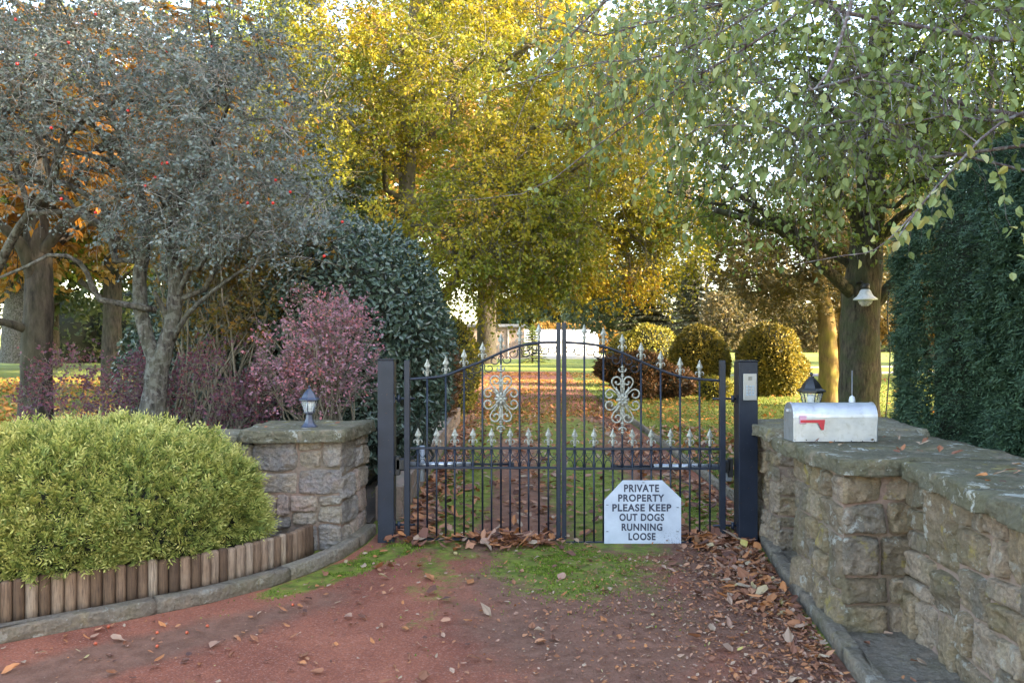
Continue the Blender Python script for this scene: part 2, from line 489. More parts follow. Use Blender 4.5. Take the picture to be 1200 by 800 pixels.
def rough_slab(b, poly, z0, z1, res=0.03, out=0.012, top=0.006, rnd=None, rings=7, seed=0, inset=0.008):
    """A stone slab with broken edges over any roughly convex outline."""
    area = sum(poly[i][0] * poly[(i + 1) % len(poly)][1] - poly[(i + 1) % len(poly)][0] * poly[i][1] for i in range(len(poly)))
    if area < 0: poly = poly[::-1]
    P = resample(poly, res); n = len(P)
    c = P.mean(0)
    nx = norm(P - np.roll(P, 1, 0)) + norm(np.roll(P, -1, 0) - P)
    nrm = norm(np.stack([nx[:, 1], -nx[:, 0]], -1))
    V = []; hz = z1 - z0
    prof = [(0.02, 0.0), (0.0, 0.12), (-0.15, 0.35), (-0.1, 0.6), (0.15, 0.85), (0.8, 1.0)]
    for (ins, h) in prof:
        xy = P - nrm * (inset * ins)
        p3 = np.concatenate([xy, np.full((n, 1), z0 + h * hz)], 1)
        d = (fbm(p3, 9, seed + 1) - 0.5) * 2.2 + (fbm(p3, 38, seed + 4) - 0.5) * 0.9
        p3[:, :2] += nrm * (d * out)[:, None]
        if h >= 1.0: p3[:, 2] += (fbm(p3, 5, seed + 2) - 0.5) * top * 2
        if h <= 0: p3[:, 2] += (fbm(p3, 7, seed + 3) - 0.5) * top * 2
        V.append(p3)
    last = V[-1]
    for k in range(1, rings + 1):
        s = 1 - k / rings
        p3 = np.concatenate([c + (last[:, :2] - c) * s, np.full((n, 1), z1)], 1)
        p3[:, 2] += (fbm(p3, 5, seed + 2) - 0.5) * top * 2 + (fbm(p3, 22, seed + 7) - 0.5) * top
        V.append(p3)
    V.append(np.concatenate([c + (V[0][:, :2] - c) * 0.02, np.full((n, 1), z0)], 1)[:0])
    K = len(prof) + rings
    V = np.concatenate(V)
    f = []
    for i in range(K - 1):
        for j in range(n):
            f.append((i * n + j, i * n + (j + 1) % n, (i + 1) * n + (j + 1) % n, (i + 1) * n + j))
    f.append(tuple(range(n))[::-1])
    b.add(V, f, 0, rnd)

def stones_on(b, O, U, N, cells, seed=0, gap=0.005, d=0.030, ext=(0.016, 0.016), w=1.0, warp=0.03, m=17):
    """Rubble stones standing proud of a face: O corner, U unit along, N unit outward, cells (u0,v0,u1,v1)."""
    O, U, N = arr(O), arr(U), arr(N); Z = arr((0, 0, 1.0))
    lin = np.linspace(-1, 1, m)
    lin = np.sign(lin) * np.abs(lin) ** 0.75
    s, t = np.meshgrid(lin, lin, indexing='ij')
    e = np.maximum(np.abs(s), np.abs(t))
    ii, jj = np.meshgrid(np.arange(m - 1), np.arange(m - 1), indexing='ij')
    q = (ii * m + jj).ravel(); Q = np.stack([q, q + m, q + m + 1, q + 1], -1)
    for (u0, v0, u1, v1) in cells:
        g0 = gap if u0 > 0.02 else -ext[0]; g1 = gap if u1 < w - 0.02 else -ext[1]
        du, dv = (u1 - g1 - u0 - g0) / 2, (v1 - v0) / 2 - gap
        cu, cv = (u1 - g1 + u0 + g0) / 2, (v0 + v1) / 2
        rc = random.uniform(0.04, 0.16)
        uu = cu + du * s * np.sqrt(1 - rc * t * t * 1.4); vv = cv + dv * t * np.sqrt(1 - rc * s * s * 1.4)
        base = O + uu[..., None] * U + vv[..., None] * Z
        edge = np.clip((u0 > 0.02) * 1.0, 0, 1)
        uw = (fbm(base, 3.0, seed) - 0.5) * 2 * warp + (fbm(base, 16, seed + 5) - 0.5) * 0.012
        vw = (fbm(base, 3.0, seed + 9) - 0.5) * 2 * warp + (fbm(base, 16, seed + 2) - 0.5) * 0.012
        fadeu = np.clip(np.minimum(uu, w - uu) / 0.06, 0, 1)
        dd = d * random.uniform(0.7, 1.5)
        prof = np.clip(1 - e ** 14, 0, 1) ** 0.6
        tilt = random.uniform(-.012, .012) * s + random.uniform(-.012, .012) * t
        h = -0.004 + prof * (dd + tilt + (fbm(base, 7, seed + 4) - 0.5) * 0.055 + (np.abs(fbm(base, 13, seed + 6) - 0.5)) * -0.05 + (fbm(base, 34, seed + 8) - 0.5) * 0.02)
        P = base + (uw * fadeu)[..., None] * U + vw[..., None] * Z + h[..., None] * N
        b.add(P.reshape(-1, 3), Q if np.dot(np.cross(U, Z), N) > 0 else Q[:, ::-1], 0, random.random())

def rows_cells(w, rows, lo=0.16, hi=0.34):
    cells = []; v = 0
    for h in rows:
        u = 0.0
        while u < w - 1e-6:
            k = random.uniform(lo, hi)
            if w - (u + k) < lo * 0.75: k = w - u
            cells.append((u, v, u + k, v + h)); u += k
        v += h
    return cells

def guillotine(u0, v0, u1, v1, lo, hi, out):
    w, h = u1 - u0, v1 - v0
    tw, th = random.uniform(lo, hi), random.uniform(lo * 0.75, hi * 0.95)
    if w <= tw * 1.35 and h <= th * 1.35:
        out.append((u0, v0, u1, v1)); return
    if w / tw > h / th:
        c = u0 + w * random.uniform(0.36, 0.64)
        guillotine(u0, v0, c, v1, lo, hi, out); guillotine(c, v0, u1, v1, lo, hi, out)
    else:
        c = v0 + h * random.uniform(0.36, 0.64)
        guillotine(u0, v0, u1, c, lo, hi, out); guillotine(u0, c, u1, v1, lo, hi, out)

M_mortar = NT('pink_mortar')
_t = M_mortar; _p = _t.pos(); _a = _t.noise(_p, 40, 5, 0.7); _b2 = _t.noise(_p, 4, 3)
M_mortar = _t.done(_t.principled(_t.mix(_t.ramp(_b2, [(0.35, 0.0), (0.65, 1.0)]), _t.mix(_a, (0.19, 0.125, 0.10), (0.36, 0.25, 0.20)), _t.mix(_a, (0.13, 0.11, 0.085), (0.27, 0.22, 0.17))), 0.95, normal=_t.bump(_a, 0.015, 1.0), spec=0.1))
ST_R = [(0.0, (0.10, 0.082, 0.065)), (0.25, (0.24, 0.18, 0.12)), (0.45, (0.39, 0.28, 0.175)), (0.62, (0.19, 0.16, 0.125)), (0.8, (0.39, 0.29, 0.21)), (1.0, (0.48, 0.38, 0.26))]
ST_L = [(0.0, (0.16, 0.145, 0.135)), (0.3, (0.34, 0.31, 0.29)), (0.5, (0.44, 0.35, 0.26)), (0.7, (0.27, 0.245, 0.235)), (0.85, (0.42, 0.30, 0.25)), (1.0, (0.50, 0.42, 0.32))]
M_stoneR = stone_mat('brown_sandstone', ST_R, 0.6, 0.33, 0.5)
M_stoneL = stone_mat('grey_sandstone', ST_L, 0.35, 0.25, 0.15)
M_cope = stone_mat('lichened_coping', [(0, (0.13, 0.12, 0.08)), (0.5, (0.21, 0.19, 0.13)), (1, (0.30, 0.265, 0.19))], 0.95, 0.30, 0.35)

def wall_panel(bs, bm, A, B, z0, z1, cells, seed, thick=0.2, ext=(0.012, 0.012), **kw):
    """stones on the face running A->B (outward normal to the right of A->B), mortar sheet behind."""
    A = arr((*A, z0)); B = arr((*B, z0)); L = np.linalg.norm(B - A); U = (B - A) / L
    N = arr((U[1], -U[0], 0))
    stones_on(bs, A, U, N, cells, seed, ext=ext, w=L, **kw)

def masonry(name, label, cat, poly, z0, z1, faces, m_stone, seed, style='rows', rows=None, lo=0.16, hi=0.34, group=None, gap=0.005, d=0.030):
    """poly counter-clockwise from above; faces = indices of polygon edges that get stones."""
    c = arr(poly).mean(0)
    t = thing(name, label, cat, (c[0], c[1], 0), group)
    bm = MB(); bm.slab([tuple(p) for p in poly], z0, z1); bm.build('mortar', M_mortar, t)
    bs = MB()
    n = len(poly)
    for i in faces:
        A, B = arr(poly[i]), arr(poly[(i + 1) % n]); L = np.linalg.norm(B - A)
        if style == 'rows': cells = rows_cells(L, rows, lo, hi)
        else:
            cells = []; guillotine(0, 0, L, z1 - z0, lo, hi, cells)
        wall_panel(bs, bm, A, B, z0, z1, cells, seed + i * 11, gap=gap, d=d)
    bs.build('stonework', m_stone, t)
    return t

def coping(parent, slabs, z0, z1, seed=0, **kw):
    b = MB()
    for i, p in enumerate(slabs):
        rough_slab(b, p, z0, z1 + random.uniform(-0.004, 0.004), seed=seed + i * 3, **kw)
    return b.build('coping', M_cope, parent)

# left pier beside the gate
def R_rows(total, n):
    r = arr([random.uniform(0.8, 1.25) for _ in range(n)]); r *= total / r.sum()
    return list(r)
pL = masonry('stone_pier', 'grey stone gate pier left of the gate, under the small blue-black lantern', 'stone pier',
             [(-1.98, 6.22), (-1.315, 6.22), (-1.235, 6.84), (-1.98, 6.88)], -0.02, 0.845, (0, 1, 2), M_stoneL, 3, style='g', lo=0.18, hi=0.31)
coping(pL, [[(-2.07, 6.12), (-1.26, 6.12), (-1.16, 6.92), (-2.07, 6.96)]], 0.835, 0.925, 5, out=0.022, top=0.014)
# low wall that runs left behind the shrub
wL = masonry('stone_wall', 'low stone wall mostly hidden behind the feathery golden-green shrub', 'stone wall',
             [(-9, 6.28), (-2.0, 6.28), (-2.0, 6.62), (-9, 6.62)], -0.02, 0.80, (0, 2), M_stoneL, 17, rows=[0.2, 0.2, 0.2, 0.22], lo=0.2, hi=0.4)
coping(wL, [[(-2.1 - i * 0.75, 6.2), (-2.1 - i * 0.75 - 0.735, 6.2), (-2.1 - i * 0.75 - 0.735, 6.7), (-2.1 - i * 0.75, 6.7)] for i in range(9)], 0.79, 0.875, 9, out=0.016, top=0.012)

# right: pier by the gate, link wall, near pier, long wall
pA = masonry('stone_pier', 'lichened brown stone pier right beside the right gate post', 'stone pier',
             [(2.0, 6.62), (1.985, 6.03), (2.62, 6.03), (2.62, 6.62)], -0.01, 0.868, (0, 1, 3), M_stoneR, 23, style='g', lo=0.15, hi=0.27)
coping(pA, [[(1.90, 6.80), (1.885, 5.97), (3.05, 5.97), (3.15, 6.85)]], 0.865, 0.955, 21, out=0.03, top=0.018)
pB = masonry('stone_pier', 'big near brown stone pier of the right wall, under the silver mailbox', 'stone pier',
             [(1.835, 5.22), (1.785, 4.36), (2.16, 4.345), (2.7, 4.5), (2.7, 5.25)], -0.01, 0.893, (0, 1), M_stoneR, 31, style='g', lo=0.19, hi=0.32, d=0.034)
coping(pB, [[(1.70, 5.3), (1.735, 4.29), (2.06, 4.27), (2.78, 4.33), (2.76, 5.33)]], 0.89, 0.978, 27, out=0.03, top=0.016)
wM = masonry('stone_wall', 'short recessed stretch of stone wall between the two right piers', 'stone wall',
             [(2.22, 6.02), (2.22, 5.26), (2.6, 5.26), (2.6, 6.02)], -0.01, 0.868, (0,), M_stoneR, 37, rows=[0.2, 0.24, 0.22, 0.208])
coping(wM, [[(2.12, 5.955), (2.12, 5.345), (2.78, 5.345), (2.98, 5.955)]], 0.86, 0.945, 33, out=0.014, top=0.014)
wC = masonry('stone_wall', 'long rough stone wall with yellow lichen running out of the right side', 'stone wall',
             [(2.13, 4.34), (2.04, 3.2), (1.93, 1.2), (1.88, -1.0), (2.6, -1.0), (2.66, 4.34)], -0.01, 0.885, (0, 1, 2), M_stoneR, 41, style='g', lo=0.17, hi=0.34, d=0.038)
coping(wC, [[(2.035, 4.25), (1.955, 3.50), (2.86, 3.5), (2.82, 4.30)], [(1.952, 3.488), (1.905, 2.75), (2.9, 2.75), (2.86, 3.488)],
            [(1.903, 2.738), (1.865, 1.9), (2.93, 1.9), (2.9, 2.738)], [(1.863, 1.888), (1.83, 1.0), (2.93, 1.0), (2.93, 1.888)],
            [(1.83, 0.99), (1.79, -1.05), (2.93, -1.05), (2.93, 0.99)]], 0.882, 0.975, 45, out=0.036, top=0.02)

# kerbs
M_kerb = stone_mat('kerb_concrete', [(0, (0.19, 0.155, 0.12)), (1, (0.31, 0.26, 0.20))], 0.35, 0.3, 0.1)
def offset_line(pl, d):
    pl = arr(pl); t = norm(np.gradient(pl, axis=0)); nrm = np.stack([-t[:, 1], t[:, 0]], -1)
    return pl + nrm * d
def kerb(pl, width, h, L, side, seed, zb=0.0):
    p = resample(pl, 0.05, closed=False); q = offset_line(p, width * side)
    b = MB(); k = max(2, int(L / 0.05)); i = 0
    while i < len(p) - 2:
        j = min(len(p) - 1, i + k)
        a1 = list(map(tuple, p[i:j + 1])); a2 = list(map(tuple, q[i:j + 1][::-1]))
        e = arr(a1[0]) - arr(a1[1]); 
        poly = a1 + a2
        c = arr(poly).mean(0)
        poly = [tuple(c + (arr(x) - c) * 0.994) for x in poly]
        rough_slab(b, poly, zb, zb + h + random.uniform(-.003, .003), res=0.05, out=0.004, top=0.003, rings=3, seed=seed + i, inset=0.012)
        i = j
    return b.build('kerb', M_kerb)
tag(kerb(KERB_L, 0.10, 0.085, 0.9, 1, 3), kind='structure')
tag(kerb(KERB_R, 0.095, 0.085, 0.9, 1, 7), kind='structure')
tag(kerb([(2.08, 7.3), (2.2, 7.9), (2.34, 14.7), (2.36, 22)], 0.06, 0.09, 1.0, -1, 9), kind='structure')
# paving between the right kerb and the wall
b = MB(); yb = 6.72
for i, (y0, y1) in enumerate(((6.72, 6.05), (6.04, 5.2), (5.19, 4.35), (4.34, 3.72), (3.71, 3.0), (2.99, 2.2), (2.19, 1.2))):
    def kx(y): return float(np.interp(y, [0.2, 1.8, 3.0, 3.85, 4.4, 5.4, 6.3, 6.75], [1.3, 1.44, 1.54, 1.62, 1.69, 1.80, 1.94, 2.02])) + 0.088
    rough_slab(b, [(kx(y0), y0), (kx(y1), y1), (2.3, y1), (2.3, y0)], 0.0, 0.052, res=0.06, out=0.003, top=0.003, rings=5, seed=60 + i)
tag(b.build('paving', M_kerb), kind='structure')

# low stone edging behind the gate on the left of the drive
lw = masonry('stone_edging_wall', 'knee-high stone edging behind the gate, below the glossy evergreen bush', 'low wall',
             [(-0.98, 7.25), (-0.99, 8.2), (-1.02, 16.0), (-1.25, 16.0), (-1.22, 7.25)][::-1], -0.01, 0.30, (3, 2), M_stoneL, 51, rows=[0.16, 0.15], lo=0.22, hi=0.42)
# ------------------------------------------------------------------ log roll edging
M_log = NT('weathered_log'); _t = M_log; _p = _t.pos()
_m = _t.n('Mapping', {'Vector': _p, 'Scale': (1, 1, 0.06)}).outputs[0]
_g = _t.noise(_m, 130, 6, 0.7); _r = _t.rnd()
_c = _t.ramp(_t.math('ADD', _t.math('MULTIPLY', _r, 0.75), _t.math('MULTIPLY', _t.noise(_p, 12, 4, 0.6), 0.3)), [(0.0, (0.05, 0.03, 0.02)), (0.35, (0.13, 0.08, 0.05)), (0.6, (0.23, 0.15, 0.10)), (0.85, (0.31, 0.24, 0.18)), (1.0, (0.36, 0.25, 0.15))])
_c = _t.mix(_t.ramp(_g, [(0.3, 0.85), (0.55, 0.0)]), _c, (0.03, 0.02, 0.018))
M_log = _t.done(_t.principled(_c, 0.85, normal=_t.bump(_g, 0.006, 0.9), spec=0.25))
EDGE = [(-3.75, 3.5), (-2.90, 4.46), (-2.40, 4.79), (-1.95, 5.14), (-1.70, 5.48), (-1.56, 5.80), (-1.50, 6.05)]
et = thing('log_edging', 'weathered split-log roll edging along the bed under the feathery shrub', 'garden edging', (-2.1, 5.0, 0))
P = resample(EDGE, 0.001, closed=False)
sx_ = 0; i = 0; logs = []
while i < len(P) - 30:
    w = random.uniform(0.056, 0.070); j = min(len(P) - 1, i + int(w / 0.001 * 0.985))
    logs.append((P[(i + j) // 2], w * 0.5, P[j] - P[i])); i = j + 1
for (c, r, dv) in logs:
    b = MB(); h = 0.275 - 0.02 * (c[1] - 4.4) + random.uniform(-.006, .006)
    a = math.atan2(dv[1], dv[0])
    prof = [(r, 0.0), (r * 0.985, 0.1), (r * 1.0, h - 0.014), (r * 0.86, h - .002), (r * 0.5, h + .002), (0.0, h + 0.003)]
    b.lathe(prof, (c[0], c[1], 0.0), 14, rnd=random.random(), rot=a, sx=1, sy=1)
    b.build('log', M_log, et)

# ------------------------------------------------------------------ lanterns
M_lampmetal = plain_mat('lantern_paint', (0.028, 0.038, 0.07), 0.38, 0.0, 0.2, 40, 0.0006, 0.6)
M_black = plain_mat('black_lantern_paint', (0.012, 0.013, 0.016), 0.4, 0.0, 0.2, 40, 0.0006, 0.6)
_t = NT('lantern_glass'); M_glass = _t.done(_t.n('MixShader', {0: 0.72, 1: _t.principled((0.75, 0.8, 0.82), 0.08, spec=0.8).outputs[0], 2: _t.n('BsdfTransparent', {'Color': (0.95, 0.97, 1, 1)}).outputs[0]}))
_t = NT('frosted_bulb'); M_bulb = _t.done(_t.principled((0.75, 0.75, 0.72), 0.35, spec=0.5))
def lantern(label, loc, s, mat):
    t = thing('lantern', label, 'lantern', loc)
    x, y, z = loc
    n = 6; ro = pi / 6
    S = lambda pr: [(r * s, h * s) for r, h in pr]
    MB().lathe(S([(0.066, 0), (0.066, 0.008), (0.056, 0.014), (0.04, 0.035), (0.029, 0.065), (0.024, 0.098), (0.03, 0.104), (0.03, 0.112)]), loc, n, rot=ro, smooth=False).build('base', mat, t)
    fr = MB()
    z0, z1, r0, r1 = 0.112, 0.212, 0.042, 0.066
    fr.lathe(S([(0.03, z0 - .004), (r0 + .004, z0), (r0 + .004, z0 + 0.008), (r0 - .006, z0 + 0.008), (0, z0 + 0.008)]), loc, n, rot=ro, smooth=False)
    fr.lathe(S([(r1 - .006, z1 - .006), (r1 + .003, z1 - .006), (r1 + .003, z1), (r1 - .006, z1), (r1 - .006, z1 - .006)]), loc, n, rot=ro, smooth=False)
    for k in range(n):
        a = ro + k * pi / 3
        p0 = (x + r0 * s * cos(a), y + r0 * s * sin(a), z + (z0 + .004) * s); p1 = (x + r1 * s * cos(a), y + r1 * s * sin(a), z + z1 * s)
        fr.tube([p0, p1], 0.0035 * s, 5)
    frame = fr.build('frame', mat, t)
    g = MB()
    for k in range(n):
        a0, a1 = ro + k * pi / 3, ro + (k + 1) * pi / 3
        k0, k1 = (r0 - .001) * s, (r1 - .001) * s
        g.add([(x + k0 * cos(a0), y + k0 * sin(a0), z + (z0 + .008) * s), (x + k0 * cos(a1), y + k0 * sin(a1), z + (z0 + .008) * s),
               (x + k1 * cos(a1), y + k1 * sin(a1), z + (z1 - .006) * s), (x + k1 * cos(a0), y + k1 * sin(a0), z + (z1 - .006) * s)], [(0, 1, 2, 3)], smooth=False)
    g.build('glass', M_glass, t)
    MB().lathe(S([(0.012, z0 + 0.009), (0.012, z0 + 0.035), (0.022, z0 + 0.04), (0.024, z0 + 0.07), (0.018, z0 + 0.083), (0, z0 + 0.088)]), loc, 14).build('bulb', M_bulb, t)
    MB().lathe(S([(0.06, z1), (0.083, z1 + 0.001), (0.083, z1 + 0.009), (0.062, z1 + 0.022), (0.048, z1 + 0.048), (0.03, z1 + 0.072), (0.016, z1 + 0.086), (0.016, z1 + 0.092), (0, z1 + 0.094)]), loc, n, rot=ro, smooth=False).build('roof', mat, t)
    MB().lathe(S([(0.006, z1 + 0.09), (0.006, z1 + 0.098), (0.011, z1 + 0.103), (0.009, z1 + 0.112), (0, z1 + 0.118)]), loc, 10).build('finial', mat, t)
    return t
lantern('blue-black lantern with a clear glass head on the left stone pier', (-1.60, 6.40, 0.925), 1.0, M_lampmetal)
lantern('black lantern on the right pier coping, its foot hidden behind the silver mailbox', (2.26, 6.12, 0.953), 1.26, M_black)

# ------------------------------------------------------------------ gate
GY = 6.45
gx = lambda px: (px - 600) / F * GY
gz = lambda py: CAMZ - (py - 400) / F * GY
M_iron = plain_mat('blue_black_iron', (0.009, 0.013, 0.026), 0.40, 0.0, 0.3, 60, 0.0012, 0.38)
_t = NT('weathered_iron_paint'); _p = _t.pos()
_sp = _t.math('MULTIPLY', _t.ramp(_t.noise(_p, 70, 4, 0.7), [(0.66, 0.0), (0.70, 1.0)]), 0.55)
_c = _t.mix(_t.ramp(_t.noise(_p, 6, 4), [(0.35, 0.0), (0.65, 1.0)]), (0.006, 0.011, 0.022), (0.012, 0.018, 0.033))
_c = _t.mix(_sp, _c, (0.12, 0.125, 0.13))
_c = _t.mix(_t.math('MULTIPLY', _t.ramp(_t.noise(_p, 40, 3, 0.6), [(0.70, 0.0), (0.74, 1.0)]), 0.6), _c, (0.10, 0.045, 0.02))
M_iron = _t.done(_t.principled(_c, 0.42, normal=_t.bump(_t.noise(_p, 150, 3), 0.0015, 0.6), spec=0.38))
M_silver = NT('dull_silver_paint'); _t = M_silver; _p = _t.obj()
M_silver = _t.done(_t.principled(_t.mix(_t.ramp(_t.noise(_p, 60, 4, 0.7), [(0.35, 0.0), (0.6, 1.0)]), (0.13, 0.13, 0.11), (0.40, 0.40, 0.35)), 0.5, 0.25, _t.bump(_t.noise(_p, 90, 3), 0.001, 0.6)))

def gate_post(label, x0, x1, ztop, y=GY):
    c = ((x0 + x1) / 2, y, 0); w = x1 - x0
    t = thing('gate_post', label, 'gate post', c)
    MB().box((c[0], y, ztop / 2 - 0.004), (w, w, ztop), bev=0.004).build('shaft', M_iron, t)
    MB().box((c[0], y, ztop + 0.0035), (w + 0.008, w + 0.008, 0.006), bev=0.001).build('cap', M_iron, t)
    return t, c, w
postL, cL, wLp = gate_post('square blue-black steel post at the left end of the gate', gx(442.8), gx(462), gz(421.5), 6.50)
postR, cR, wRp = gate_post('square blue-black steel post with a silver keypad, right end of the gate', gx(862.5), gx(884.5), gz(423), 6.44)
# keypad on the front of the right post
M_alu = plain_mat('keypad_aluminium', (0.30, 0.31, 0.33), 0.38, 0.7, 0.08, 40, 0.0004)
M_button = plain_mat('keypad_button', (0.25, 0.33, 0.42), 0.35, 0.3, 0.1, 40, 0.0002)
M_dark = plain_mat('dark_plastic', (0.015, 0.016, 0.018), 0.45, 0.0, 0.2, 40, 0.0004)
fy = 6.44 - wRp / 2
kx0, kx1, kz0, kz1 = gx(867), gx(882.5), gz(468), gz(437)
kp = MB().box(((kx0 + kx1) / 2, fy - 0.008, (kz0 + kz1) / 2), (kx1 - kx0, 0.016, kz1 - kz0), bev=0.003).build('keypad', M_alu, postR)
for r_ in range(4):
    for c_ in range(3):
        MB().box(((kx0 + kx1) / 2 + (c_ - 1) * 0.0235, fy - 0.018, kz0 + 0.045 + r_ * 0.022), (0.015, 0.006, 0.013), bev=0.0015).build('key', M_button, kp)
MB().lathe([(0.0, 0), (0.012, 0.0), (0.012, 0.001)], (0, 0, 0), 16)
b = MB(); zc = kz1 - 0.05
for k in range(5): b.box(((kx0 + kx1) / 2, fy - 0.0175, zc + k * 0.006), (0.03, 0.003, 0.0025))
b.build('speaker_grille', M_dark, kp)

def finial_mb(x, y, z, h=0.14, s=1.0):
    lv = [(0, .010, .010), (.06, .013, .012), (.10, .009, .009), (.16, .013, .011), (.24, .015, .009), (.29, .013, .009), (.34, .009, .009), (.40, .009, .009), (.44, .020, .013), (.47, .009, .009), (.56, .026, .012), (.64, .022, .011), (.78, .013, .008), (.92, .006, .005), (1.0, .0015, .0015)]
    b = MB(); v = []; f = []
    for (t_, w, d) in lv:
        zz = z + t_ * h
        v += [(x - w * s, y, zz), (x, y - d * s, zz), (x + w * s, y, zz), (x, y + d * s, zz)]
    for i in range(len(lv) - 1):
        for j in range(4):
            f.append((i * 4 + j, i * 4 + (j + 1) % 4, (i + 1) * 4 + (j + 1) % 4, (i + 1) * 4 + j))
    f.append((3, 2, 1, 0)); f.append(tuple((len(lv) - 1) * 4 + j for j in range(4)))
    b.add(v, f, smooth=False)
    for sg in (-1, 1):      # drooping side leaves
        b.tube([(x + sg * .006 * s, y, z + .30 * h), (x + sg * .022 * s, y, z + .33 * h), (x + sg * .031 * s, y, z + .27 * h), (x + sg * .033 * s, y, z + .19 * h), (x + sg * .024 * s, y, z + .13 * h)], [.003 * s, .004 * s, .005 * s, .005 * s, .002 * s], 6)
    return b

def spiral(cx, cz, r0, r1, a0, a1, n=22):
    out = []
    for i in range(n):
        u = i / (n - 1); r = r0 + (r1 - r0) * u ** 1.9; a = a0 + (a1 - a0) * u
        out.append((cx + r * cos(a), cz + r * sin(a)))
    return out
def smooth2(pts, k=6):
    p = arr(pts); out = []
    for i in range(len(p) - 1):
        a, b_, c, d = p[max(0, i - 1)], p[i], p[i + 1], p[min(len(p) - 1, i + 2)]
        for j in range(k):
            t = j / k
            out.append(0.5 * ((2 * b_) + (c - a) * t + (2 * a - 5 * b_ + 4 * c - d) * t * t + (3 * b_ - a - 3 * c + d) * t ** 3))
    out.append(p[-1]); return arr(out)

def rosette(cx, cz, y, parent):
    b = MB(); T = lambda L: [(cx + x, y, cz + z) for x, z in L]
    def sc(L, r=0.0072, taper=0.65):
        L = smooth2(L, 3); n = len(L)
        rr = r * (1 - (1 - taper) * np.abs(np.linspace(-1, 1, n)) ** 2)
        b.tube(T([tuple(q) for q in L]), rr, 8)
    for sx in (-1, 1):
        for sz in (-1, 1):
            # tall heart halves
            L = [(0.016 * sx, 0.03 * sz), (0.034 * sx, 0.065 * sz), (0.066 * sx, 0.098 * sz)]
            L += [(sx * q[0], sz * q[1]) for q in spiral(0.043, 0.142, 0.042, 0.010, -0.7, 5.9, 18)]
            sc(L)
            # side C scrolls
            L = [(0.03 * sx, 0.03 * sz), (0.052 * sx, 0.055 * sz)]
            L += [(sx * q[0], sz * q[1]) for q in spiral(0.098, 0.042, 0.040, 0.010, 2.4, -4.0, 18)]
            sc(L, 0.007)
            L2 = [(sx * q[0], sz * q[1]) for q in spiral(0.043, 0.142, 0.042, 0.010, -0.7, 5.9, 18)][-1]
            b.lathe([(0, -.011), (.009, -.007), (.011, 0), (.009, .007), (0, .011)], (cx + L2[0], y, cz + L2[1]), 8)
            # acanthus leaf
            b.tube(T([(0.01 * sx, 0.02 * sz), (0.03 * sx, 0.055 * sz), (0.05 * sx, 0.085 * sz), (0.048 * sx, 0.105 * sz)]), [.008, .013, .010, .003], 6)
            b.tube(T([(0.0, 0.03 * sz), (0.012 * sx, 0.07 * sz), (0.012 * sx, 0.13 * sz), (0.0, 0.16 * sz)]), [.004, .005, .006, .004], 6)
    # centre flower
    for k in range(8):
        a = k * pi / 4
        b.tube([(cx + .006 * cos(a), y - .012, cz + .006 * sin(a)), (cx + .025 * cos(a), y - .018, cz + .025 * sin(a)), (cx + .044 * cos(a), y - .012, cz + .044 * sin(a)), (cx + .05 * cos(a), y - .004, cz + .05 * sin(a))], [.006, .013, .014, .004], 8)
    b.lathe([(0, -.016), (.011, -.011), (.015, 0), (.011, .011), (0, .016)], (cx, y - 0.018, cz), 12)
    for sz in (-1, 1):
        b.tube(T([(0, 0.05 * sz), (0, .20 * sz)]), 0.0065, 8)
        for (zz, r) in ((0.105, .011), (0.185, .016), (0.20, .011), (.222, .019), (.24, .012), (.258, .015), (.268, .004)):
            b.lathe([(0, -.009), (r * .8, -.006), (r, 0), (r * .8, .006), (0, .009)], (cx, y, cz + zz * sz), 10)
        for sx in (-1, 1):
            b.tube(T([(0, .215 * sz), (.02 * sx, .225 * sz), (.03 * sx, .238 * sz), (.026 * sx, .25 * sz)]), [.006, .008, .007, .003], 6)
    return b.build('rosette', M_silver, parent)

